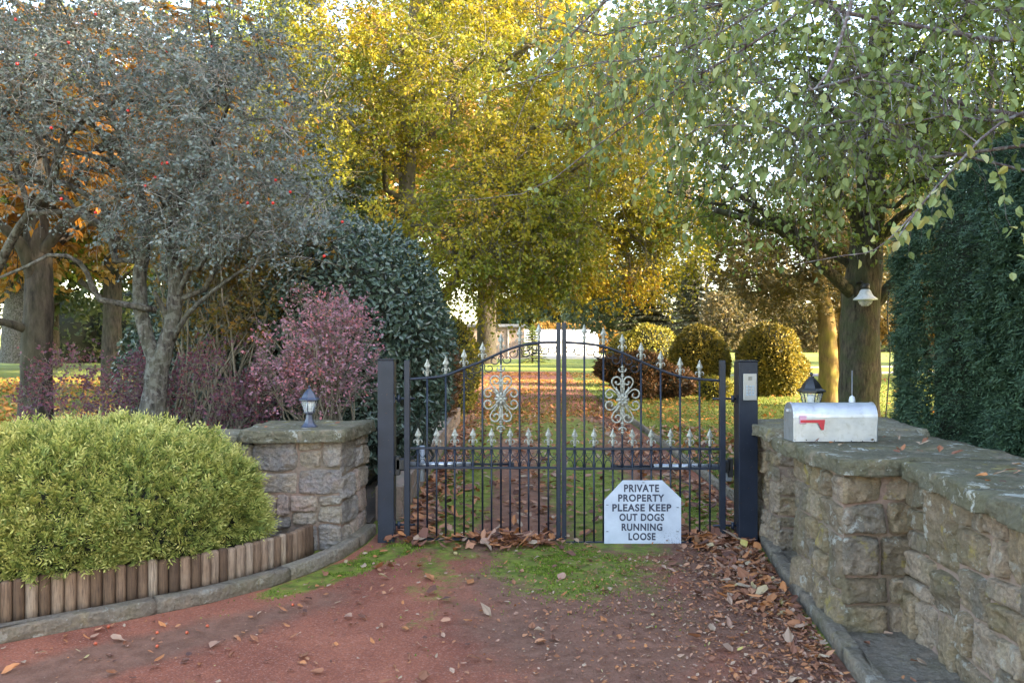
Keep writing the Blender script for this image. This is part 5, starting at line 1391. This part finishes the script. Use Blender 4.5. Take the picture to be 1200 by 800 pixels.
# ------------------------------------------------------------------ lamp on the trunk, rod and cable
M_wenamel = plain_mat('white_enamel_shade', (0.62, 0.64, 0.68), 0.3, 0, 0.08, 20, 0.0003)
lx, ly, lz = W(1014, 345, 13.45)
t = thing('bell_lamp', 'white bell-shaped lamp with a glass globe fixed to the big mossy trunk', 'lamp', (lx, ly, lz))
MB().lathe([(0.185, 0.0), (0.19, 0.012), (0.175, 0.03), (0.13, 0.06), (0.10, 0.11), (0.085, 0.15), (0.06, 0.175), (0.0, 0.18)], (lx, ly, lz - .09), 28).build('shade', M_wenamel, t)
b = MB(); b.lathe([(0.055, 0.0), (0.07, 0.02), (0.07, 0.08), (0.04, 0.10), (0, .10)], (lx, ly, lz + .085), 18); b.tube([(lx, ly, lz + .14), (lx, ly + .16, lz + .22), (lx, ly + .34, lz + .20)], .02, 8); b.build('bracket', M_dark, t)
MB().lathe([(0, -.10), (.06, -.09), (.10, -.05), (.115, 0), (.11, .03)], (lx, ly, lz - .10), 20).build('globe', M_glass, t)
p = W(1042, 340, 13.7); p2 = W(1040, 372, 13.7); p3 = W(1037, 500, 13.7)
t = MB().tube(catm([p, p2, W(1043, 420, 13.7), p3], 12), 0.012, 6).build('hanging_cable', M_dark); tag(t, 'thin dark cable hanging down right beside the big mossy trunk', 'cable')
p = W(998.5, 466, 6.7); b = MB()
t = thing('marker_rod', 'thin upright metal rod with a small white foot behind the mailbox', 'rod', (p[0], p[1], 0.953))
MB().tube([(p[0], p[1], 0.95), (p[0], p[1], W(0, 434, 6.7)[2])], 0.0035, 6).build('rod', M_alu, t)
MB().lathe([(0.028, 0), (0.026, .16), (0.02, .19), (0.006, .2), (0, .21)], (p[0], p[1], 0.952), 12).build('foot', M_wenamel, t)

# ------------------------------------------------------------------ clipped domes and shrubs on the far lawn
def wx(px, z): return (px - 600) / F * z
clipped('domed_shrub', 'dark golden clipped dome, the left of the two big domes', [(wx(820, 25), 25, 0.92, 0.90, 0.9, 1.15), (wx(818, 25), 25, 0.6, 0.85, .9, .75)], ML_dome, 13000, 0.10, 0.06, seed=71, bump=0.11, group='clipped domed shrubs on the lawn')
clipped('domed_shrub', 'golden clipped dome just left of the mossy two-stemmed tree', [(wx(902, 24), 24, 0.98, 0.92, 1.0, 1.12), (wx(908, 24), 24, 0.7, .95, 1.0, 0.75)], ML_dome, 14000, 0.10, 0.06, seed=72, bump=0.12, group='clipped domed shrubs on the lawn')
clipped('domed_shrub', 'yellow-green clipped dome behind the low russet shrub', [(wx(762, 29), 29, 1.1, 1.05, 1.0, 1.1), (wx(740, 29), 29, 0.9, 0.9, 1.0, 1.0)], ML_domeg, 9000, 0.11, 0.06, seed=73, bump=0.1, group='clipped domed shrubs on the lawn')
clipped('low_russet_shrub', 'low spreading russet shrub seen through the right gate leaf', [(wx(745, 23), 23, 0.75, 1.0, .9, .5), (wx(715, 23), 22.8, 0.82, .45, .6, .35), (wx(785, 23), 23, .45, .7, .8, .4), (wx(750, 22.6), 22.6, .4, .6, .6, .35)], ML_russet, 9000, 0.13, 0.05, seed=74, bump=0.2, depth=.3)
clipped('low_plant', 'small yellow-green plant at the foot of the left golden dome', [(wx(838, 22), 22, 0.3, .45, .4, .3)], ML_domeg, 1200, 0.14, 0.04, cat='plant', seed=75, bump=0.2, depth=.3)
# background hedges
clipped('background_hedge', 'bronze hedge behind the right end of the marquee', [(wx(x, 110), 112 + (x % 3), 1.0, 3.0, 2.0, 3.0 + .4 * (x % 2)) for x in (640, 670, 705)], ML_faro, 5000, 0.5, 0.3, cat='hedge', seed=76, bump=0.15)
clipped('background_hedge', 'long dark green hedge at the foot of the hill', [(wx(x, 118), 118, 1.2, 5.5, 2.0, 2.6 + .3 * (x % 4)) for x in (740, 790, 850, 905, 960, 1010, 1070)], ML_far, 9000, 0.55, 0.3, cat='hedge', seed=77, bump=0.15)
clipped('background_hedge', 'shady mixed hedge far behind the left trunks', [(-34 + i * 4.5, 62 + (i % 3), 1.5, 4.0, 3.0, 3.6 + (i % 2)) for i in range(6)], ML_far, 7000, 0.4, 0.25, cat='hedge', seed=78, bump=0.2)

# ------------------------------------------------------------------ background trees
def bgtree(label, px, z, h, rad, ml, mb=None, n=900, L=0.30, name='background_tree', base=0.25, seed=0, m=12, group=None, thr=0.42, cat='tree', tr=None, zb=0.0):
    x = wx(px, z); r = tr or h * 0.022
    E = [(x, z, zb + h * (base + (1 - base) * .55), rad, rad, h * (1 - base) * .45), (x - rad * .5, z - rad * .3, zb + h * (base + .22), rad * .6, rad * .6, h * .17), (x + rad * .5, z - rad * .2, zb + h * (base + .28), rad * .6, rad * .6, h * .18)]
    return build_tree(name, label, cat, [([(x, z, zb - .1), (x + .05, z, zb + h * .3), (x, z, zb + h * .6), (x + .1, z, zb + h * .9)], [r * 1.3, r, r * .6, r * .15])], E, n, h * .06, m, L, L * .6, ml, mb or MB_dark,
        nlimb=14, thr=thr, freq=2.2 / rad, seed=seed, droop=.2, tw_r=.008, limb_r=.3, twig_conn=.25, group=group)
G = 'trees in the background'
bgtree('tall green background tree at the far left edge', -20, 32, 13, 5.5, ML_green, n=1500, L=.28, seed=81, group=G)
bgtree('orange-tinted background tree seen through the thorn tree', 130, 26, 12, 4.5, ML_faro, n=1600, L=.24, seed=82, group=G)
bgtree('yellow-green background tree between the thorn tree and the beech', 290, 34, 15, 6.0, ML_green, n=1900, L=.28, seed=83, group=G)
bgtree('tall autumn background tree behind the beech trunk', 430, 45, 19, 8, ML_faro, n=1700, L=.38, seed=84, group=G)
bgtree('dark green background tree behind the glossy evergreen', 340, 20, 6.5, 2.8, ML_far, n=1500, L=.17, seed=85, group=G, base=.05)
bgtree('round dark evergreen straight behind the marquee', 655, 122, 11, 7.5, ML_far, n=1100, L=.8, seed=86, group=G, base=.05)
bgtree('tall bluish evergreen behind the meeting of the gate leaves', 615, 135, 17, 7, ML_far, n=1100, L=.8, seed=87, group=G, base=.05)
bgtree('tall green background tree just right behind the beech crown', 735, 85, 17, 6.0, ML_far, n=1300, L=.5, seed=99, group=G, base=.12)
bgtree('very tall yellow-green background tree rising behind the middle of the beech', 570, 58, 27, 10, ML_green, n=2000, L=.45, seed=101, group=G)
bgtree('tall green background tree above the dark conifers at the far right', 1160, 34, 16, 6, ML_green, n=1800, L=.27, seed=103, group=G)
bgtree('tall dull green background tree behind the crown of the thorn tree', 200, 42, 20, 8, ML_green, n=1800, L=.34, seed=104, group=G)
bgtree('olive tree beside the slender bare trunk on the right', 865, 75, 11, 5.0, ML_olive, n=1100, L=.45, seed=88, group=G, base=.1)
bgtree('thin brown-leaved small tree behind the left golden dome', 850, 48, 4.5, 1.6, ML_olive, n=420, L=.2, seed=89, group=G, base=.2, thr=.46)
bgtree('brown twiggy tree behind the golden dome on the right', 925, 52, 6.0, 3.2, ML_olive, n=900, L=.25, seed=90, group=G, base=.1, thr=.46)
bgtree('russet tree between the big trunk and the dark conifers', 1052, 38, 7.5, 3.2, ML_faro, n=1000, L=.22, seed=91, group=G, base=.15)
bgtree('tall pale tree behind the crown of the big mossy trunk', 1090, 60, 20, 8, ML_olive, n=1200, L=.45, seed=92, group=G, base=.15)
bgtree('distant dark tree on the rise near the white fence', 835, 150, 10, 5, ML_far, n=700, L=.8, seed=93, group=G, base=.05, zb=1.0)
bgtree('far left woodland tree with dull green leaves', 60, 50, 17, 8, ML_far, n=1300, L=.45, seed=94, group=G, base=.1)

rt = [o for o in COL.objects if o.get('label', '').startswith('tall green background tree at the far left')][0]
for k, (x, y, w_) in enumerate(((12.5, 9.6, 'added for shade, nearest one,'), (12.0, 6.0, 'added for shade, second nearest,'), (12.2, 2.4, 'added for shade, nearest the road,'), (17.5, 12.5, 'leaning'), (34, 30, 'second'), (46, 52, 'farthest'))):  # first three are unseen trees added to shade the left trees
    c = copy_tree(rt); c.location = (x, y, -.1); c.rotation_euler = (0, 0, 1.3 * k + .5); c.scale = (.85, .85, .95)
    c['label'] = 'tall green tree %s on the lawn beyond the right edge' % w_

def spruce(label, px, z, h, rad, n=1500, seed=0, ml=None, low=0.05):
    x = wx(px, z); t = thing('spruce_tree', label, 'tree', (x, z, 0), 'spruces on the far lawn')
    b = MB(); b.tube([(x, z, 0), (x, z, h)], [h * .02, .02], 8)
    q = RNG.random(n) ** .8; tiers = 15; q = (np.floor(q * tiers) + .35 * RNG.random(n)) / tiers
    a = RNG.random(n) * 2 * pi; R = rad * (1 - q) * (.75 + .4 * RNG.random(n)) * (1 + .25 * np.sin(a * 3 + q * 9))
    S = np.stack([np.full(n, x), np.full(n, z), h * (low + (1 - low) * q)], -1)
    T = S + np.stack([R * np.cos(a), R * np.sin(a), -0.10 * R], -1)
    t3 = np.linspace(0, 1, 4); LP = S[:, None] + (T - S)[:, None] * t3[None, :, None]; LP[:, :, 2] += (np.sin(t3 * pi) * .05)[None] * R[:, None]
    sel = RNG.choice(n, n // 4, replace=False)
    batch_tubes(b, LP[sel], .02 * (1 - .7 * t3)[None], 4); b.build('trunk', MB_dark, t)
    bl = MB(); k = 7
    for j in range(k):
        u = .3 + .7 * RNG.random(n); base = S + (T - S) * u[:, None]
        D = norm((T - S) * .8 + np.cross(T - S, arr([0, 0, 1.0])) * RNG.choice([-.9, .9], n)[:, None] + arr([0, 0, -.25]))
        add_leaves(bl, base, D, norm(arr([0, 0, 1.0]) + RNG.normal(size=(n, 3)) * .4), h * .055 * (.6 + .7 * RNG.random(n)), h * .014, RNG.random(n), 'quad', curl=.2)
    bl.build('crown', ml or ML_olive, t); return t
ML_spr = leaf_mat('spruce_needles', [(0, (0.03, 0.035, 0.018)), (.5, (0.075, 0.075, 0.035)), (1, (0.16, 0.13, 0.06))], .1, clump=.3)
spruce('dark broad spruce above the yellow-green dome', 762, 50, 6.4, 3.1, 2600, 1, ML_spr)
spruce('slender taller spruce right of the broad one', 812, 58, 8.0, 2.2, 1800, 2, ML_spr)
spruce('small young spruce on the far lawn in front of the marquee', 624, 60, 3.1, 1.3, 700, 3, ML_green)
# bare pale poplar
x = wx(822, 70)
t = thing('bare_poplar', 'slender bare pale-trunked tree against the sky right of the beech', 'tree', (x, 70, 0))
b = MB(); b.tube([(x, 70, 0), (x + .1, 70, 5), (x, 70, 11), (x + .1, 70, 15)], [.3, .24, .14, .04], 8)
for k in range(36):
    z0 = random.uniform(4, 12); a = random.random() * 2 * pi; l = random.uniform(1.5, 4)
    b.tube([(x, 70, z0), (x + .6 * cos(a), 70 + .6 * sin(a), z0 + l * .45), (x + .9 * cos(a), 70 + .9 * sin(a), z0 + l)], [.05, .035, .012], 4)
b.build('trunk', plain_mat('pale_poplar_bark', (.42, .38, .32), .9, var=.3, scale=3), t)

# trunk of a distant tree on the left lawn
build_tree('distant_tree', 'pale grey trunk standing on the lawn at the far left edge', 'tree', [(WP((18, 425, 26), (20, 380, 26), (22, 330, 26), (20, 250, 26)), [.5, .42, .4, .3])], [(*W(0, 200, 26), 5, 4, 3.5)], 1200, .7, 10, .2, .12, ML_green, MB_grey, nlimb=12, seed=95, twig_conn=.3, freq=.5)

# ------------------------------------------------------------------ far buildings, marquee, fence
M_canvas = plain_mat('white_canvas', (0.80, 0.80, 0.80), .8, var=.04, scale=.6, bump=.01)
t = thing('marquee', 'long low white marquee on the gravel at the far end of the drive', 'marquee', (5.5, 101, 0))
x0, x1, y0, y1 = .8, 10.6, 99.5, 106
b = MB(); b.box(((x0 + x1) / 2, (y0 + y1) / 2, .95), (x1 - x0, y1 - y0, 1.9)); b.build('side_walls', M_canvas, t)
b = MB(); k = 6
for i in range(k):
    a0 = x0 + (x1 - x0) * i / k; a1 = x0 + (x1 - x0) * (i + 1) / k; s = -.15; yr = (y0 + y1) / 2
    b.add([(a0 - .05, y0 - .12, 1.86), (a1 + .03, y0 - .12, 1.86), (a1 - .02, yr, 3.1), (a0 + .02, yr, 3.1)], [(0, 1, 2, 3)], smooth=False)
    b.add([(a0 - .05, y1 + .12, 1.86), (a1 + .03, y1 + .12, 1.86), (a1 - .02, yr, 3.1), (a0 + .02, yr, 3.1)], [(3, 2, 1, 0)], smooth=False)
    for j in range(4):
        c0 = a0 + (a1 - a0) * j / 4; c1 = a0 + (a1 - a0) * (j + 1) / 4
        b.add([(c0, y0 - .13, 1.87), (c1, y0 - .13, 1.87), (c1, y0 - .13, 1.62), ((c0 + c1) / 2, y0 - .13, 1.52), (c0, y0 - .13, 1.62)], [(0, 4, 3, 2, 1)], smooth=False)
for xe in (x0, x1): b.add([(xe, y0, 1.9), (xe, y1, 1.9), (xe, (y0 + y1) / 2, 3.09)], [(0, 1, 2)], smooth=False)
b.build('roof', M_canvas, t)
M_pinkstone = stone_mat('warm_house_stone', [(0, (.30, .22, .17)), (1, (.46, .35, .28))], .1, .1, .05)
t = thing('stone_outbuilding', 'low warm stone building with a slate roof beyond the drive, left of the marquee', 'building', (-1.5, 78, 0))
MB().box((-2.0, 80, 1.5), (6.4, 5, 3.0)).build('wall', M_pinkstone, t)
b = MB(); b.prism([(-5.5, 2.98), (1.5, 2.98), (1.2, 3.25), (-5.2, 3.25)], 77.2, 82.8); b.build('roof', plain_mat('slate', (.16, .17, .19), .7), t)
MB().box((-0.35, 77.46, 1.45), (.14, .12, 2.9)).build('downpipe', plain_mat('pipe_paint', (.5, .45, .42), .6), t)
MB().box((-2.2, 77.48, 1.05), (1.0, .1, 2.1)).build('door', plain_mat('brown_door', (.12, .06, .04), .6), t)
M_wfence = plain_mat('white_rail_paint', (.7, .7, .7), .6)
t = thing('rail_fence', 'white post and rail fence along the top of the far green rise', 'fence', (60, 215, 8))
xs_ = np.linspace(25, 125, 41); ysf = np.full(41, 222.0); zs = gz_(xs_, ysf)
b = MB()
for x, y, z in zip(xs_, ysf, zs): b.box((x, y, z + .7), (.22, .22, 1.6))
b.build('posts', M_wfence, t)
for hh in (.6, 1.2):
    b = MB(); b.tube([(x, y - .13, z + hh) for x, y, z in zip(xs_, ysf, zs)], .09, 4); b.build('rail', M_wfence, t)
# ------------------------------------------------------------------ fallen leaves, moss, grass
M_fallen = leaf_mat('fallen_leaf', [(0, (0.07, 0.035, 0.03)), (.2, (.17, .07, .045)), (.45, (.30, .12, .06)), (.62, (.44, .17, .06)), (.78, (.36, .20, .14)), (.93, (.36, .26, .18)), (1, (.46, .36, .08))], .12, rough=.6, clump=0.1, freq=3)
def litter(b, X, Y, Z, L, Wr=.48, tilt=.24, curl=.25):
    n = len(X); a = RNG.random(n) * 2 * pi
    D = norm(np.stack([np.cos(a), np.sin(a), RNG.normal(size=n) * tilt], -1))
    Nn = norm(np.stack([RNG.normal(size=n) * tilt, RNG.normal(size=n) * tilt, np.ones(n)], -1))
    L = np.broadcast_to(arr(L), (n,)) * (.6 + .7 * RNG.random(n))
    c = -np.abs(RNG.normal(size=n)) * curl
    P = np.stack([X, Y, Z + .006 + L * .12], -1) - D * (L * .5)[:, None]
    P[:, 2] = np.maximum(P[:, 2], Z + .006)
    b0 = MB(); add_leaves(b0, P, D, Nn, L, L * (Wr * (.7 + .9 * RNG.random(n))), RNG.random(n), 'oct', fold=.16, curl=c)
    v = b0.v[0]; v += RNG.normal(size=v.shape) * np.repeat(L, 8)[:, None] * arr([.05, .05, .05]); v[:, 2] = np.maximum(v[:, 2], np.repeat(Z, 8) + .003)
    for (fa, mi, rn, sm) in b0.ft: b.add(v if fa is b0.ft[0][0] else v, fa, mi, rn, smooth=False)
b = MB()
# heap along the right kerb
n = 1500; Y = 3.9 + 2.6 * RNG.random(n) ** .75; kx_ = np.interp(Y, [0.2, 1.8, 3.0, 3.85, 4.4, 5.4, 6.3, 6.75], [1.3, 1.44, 1.54, 1.62, 1.69, 1.80, 1.94, 2.02])
dx = np.abs(RNG.normal(size=n)) * np.interp(Y, [3.9, 4.6, 5.2, 6.4], [.12, .12, .24, .22])
X = kx_ - .05 - dx; keep = (RNG.random(n) < np.interp(Y, [3.9, 4.3, 4.8, 5.2, 6.4], [.6, .25, .5, 1, 1]))
X, Y, dx = X[keep], Y[keep], dx[keep]; litter(b, X, Y, np.maximum(0, .05 * np.exp(-dx * 6)) * RNG.random(len(X)) + .004, np.where(RNG.random(len(X)) < .22, .08, .042))
n = 2600; Y = 3.7 + 2.7 * RNG.random(n); X = np.interp(Y, [0.2, 1.8, 3.0, 3.85, 4.4, 5.4, 6.3, 6.75], [1.3, 1.44, 1.54, 1.62, 1.69, 1.80, 1.94, 2.02]) - .02 - np.abs(RNG.normal(size=n)) * .3; litter(b, X, Y, np.full(n, .006), .028)
# drifts under the gate
for (xa, xb, k) in ((-.45, .42, 230), (1.25, 1.98, 280), (-1.0, -.4, 40)):
    X = RNG.normal((xa + xb) / 2, (xb - xa) * .27, k); Y = RNG.normal(6.42, .09, k); q_ = ~((X > .66) & (X < 1.42) & (Y < 6.5)); X, Y = X[q_], Y[q_]; k = len(X); litter(b, X, Y, .004 + .05 * RNG.random(k) * np.exp(-((Y - 6.42) / .1) ** 2), .10, tilt=.28)
# scattered over the drive
def on_drive(X, Y):
    lx_ = np.interp(Y, [2.2, 3.3, 4.28, 4.65, 4.95, 5.25, 5.62, 5.96, 6.4], [-4.4, -3.4, -2.55, -2.1, -1.75, -1.5, -1.3, -1.17, -1.08]); rx_ = np.interp(Y, [0.2, 1.8, 3.0, 3.85, 4.4, 5.4, 6.3], [1.3, 1.44, 1.54, 1.62, 1.69, 1.80, 1.94])
    return (X > lx_) & (X < rx_ - .02) & ~((X > .66) & (X < 1.42) & (Y > 6.1) & (Y < 6.5))
n = 850; X = -3 + 4.9 * RNG.random(n); Y = 3.3 + 3.1 * RNG.random(n); k = on_drive(X, Y); X, Y = X[k], Y[k]; litter(b, X, Y, np.full(len(X), .004), np.where(RNG.random(len(X)) < .2, .07, .035), tilt=.22)
n = 3800; X = RNG.normal(.95, .55, n); Y = 3.4 + 3.0 * RNG.random(n); k = on_drive(X, Y); X, Y = X[k], Y[k]; litter(b, X, Y, np.full(len(X), .004), .019, tilt=.25)
n = 1400; X = -3 + 4.9 * RNG.random(n); Y = 3.3 + 3.1 * RNG.random(n); k = on_drive(X, Y); X, Y = X[k], Y[k]; litter(b, X, Y, np.full(len(X), .004), .012, tilt=.25)
# behind the gate
n = 3600; Y = 6.6 + 13 * RNG.random(n) ** 1.1; side = RNG.random(n)
X = np.where(side < .32, -.95 + np.abs(RNG.normal(size=n)) * .22, np.where(side < .62, 2.15 - np.abs(RNG.normal(size=n)) * .32, np.where(side < .8, RNG.normal(.25, .35, n), -1 + 3.2 * RNG.random(n))))
litter(b, X, Y, np.full(n, .004), .09)
n = 1000; litter(b, 2.3 + 1.4 * RNG.random(n), 7 + 8 * RNG.random(n), np.full(n, .01), .10)
tag(b.build('fallen_leaves', M_fallen), 'curled brown and orange fallen leaves lying over the red drive', 'fallen leaves', kind='stuff')
b = MB()
# tops of walls
for (xa, xb, ya, yb2, z, k) in ((1.95, 2.8, 3.0, 4.2, .98, 26), (1.85, 2.65, 4.35, 5.2, .985, 22), (2.0, 3.0, 6.0, 6.7, .962, 14), (1.72, 2.2, 3.2, 4.4, .056, 24), (-2.1, -1.3, 6.2, 6.9, .93, 6)):
    litter(b, xa + (xb - xa) * RNG.random(k), ya + (yb2 - ya) * RNG.random(k), np.full(k, z), .05, tilt=.2)
tag(b.build('leaves_on_coping', M_fallen), 'few small dry leaves lying on the coping and paving of the walls', 'fallen leaves', kind='stuff')
M_fallen2 = leaf_mat('lawn_fallen_leaf', [(0, (0.16, 0.07, 0.03)), (.4, (.36, .15, .04)), (.75, (.50, .22, .05)), (1, (.48, .33, .10))], .2, rough=.6, clump=0.1, freq=3)
b = MB()
n = 17000; Y = 15 + 26 * RNG.random(n) ** 1.0; X = RNG.normal(.1, 1, n) * (1.3 + Y * .07); k = (fbm(np.stack([X, Y, Y * 0], -1), .5, 3) > .49); X, Y = X[k], Y[k]; litter(b, X, Y, np.full(len(X), .008), .065 + .0009 * Y, tilt=.25)
n = 1300; Y = 9 + 30 * RNG.random(n); X = 3 + (Y * .55) * RNG.random(n); litter(b, X, Y, np.full(n, .02), .10, tilt=.4)
n = 5000; Y = 9 + 25 * RNG.random(n); X = -Y * (.35 + .4 * RNG.random(n)); litter(b, X, Y, np.full(n, .03), .13, tilt=.5)
tag(b.build('lawn_leaves', M_fallen2), 'orange fallen leaves strewn over the lawn behind the gate', 'fallen leaves', kind='stuff')

M_mossm = leaf_mat('moss', [(0, (.05, .09, .012)), (.5, (.14, .20, .025)), (1, (.27, .32, .05))], .2, rough=.9, clump=.3, freq=8)
b = MB()
for (cx, cy, rx, ry, an), k in zip(MOSS, (16000, 6000, 5000, 2500, 3000, 5000, 5000, 3000, 0, 0)):
    if not k: continue
    r = np.abs(RNG.normal(size=k)) * .58; a = RNG.random(k) * 2 * pi
    u = r * np.cos(a) * rx; v = r * np.sin(a) * ry
    X = cx + u * cos(an) - v * sin(an); Y = cy + u * sin(an) + v * cos(an)
    q = fbm(np.stack([X, Y, X * 0], -1), 7, 4) > .47; q &= (Y > 6.5) | on_drive(X, Y); X, Y = X[q], Y[q]; n = len(X)
    hh = .008 + .009 * RNG.random(n)
    D = norm(RNG.normal(size=(n, 3)) * .55 + arr([0, 0, 1.0])); add_leaves(b, np.stack([X, Y, np.full(n, .003)], -1), D, rvec(n), hh, hh * .7, RNG.random(n), 'quad')
tag(b.build('moss', M_mossm), 'bright green moss growing in patches on the drive', 'moss', kind='stuff')
M_grass = leaf_mat('grass_blades', [(0, (.05, .08, .012)), (.5, (.12, .155, .03)), (1, (.24, .24, .06))], .35, rough=.7, clump=.3, freq=1)
b = MB(); n = 60000
Y = 8 + 26 * RNG.random(n) ** 1.3; X = -Y * .7 + Y * 1.42 * RNG.random(n); k = ((X > 2.35 + .0 * Y) | (X < -1.25) | (Y > 17)); X, Y = X[k], Y[k]; n = len(X)
hh = .05 + .04 * RNG.random(n)
add_leaves(b, np.stack([X, Y, np.full(n, 0.)], -1), norm(RNG.normal(size=(n, 3)) * .5 + arr([0, 0, 1.0])), rvec(n), hh, .012 + .0006 * Y, RNG.random(n), 'quad')
tag(b.build('grass', M_grass), 'short grass of the lawn behind the gate', 'grass', kind='stuff')
# fallen red berries
me = None
M_b = plain_mat('fallen_berry_skin', (.45, .08, .03), .4)
for i, (a, c) in enumerate(((127, 737), (243, 736), (184, 744), (219, 744), (184, 760), (343, 711), (112, 757), (492, 641))):
    z = 1520 / (c - 400.); p = (wx(a, z), z, .016)
    if me is None: me = MB().lathe([(0, -.009), (.007, -.006), (.0095, 0), (.007, .006), (0, .009)], p, 10).build('fallen_berry', M_b); o = me; p0 = Vector(p)
    else: o = me.copy(); COL.objects.link(o); o.location = Vector(p) - p0
    tag(o, 'small orange-red berry fallen on the red drive below the left kerb', 'berry', 'fallen berries on the drive')
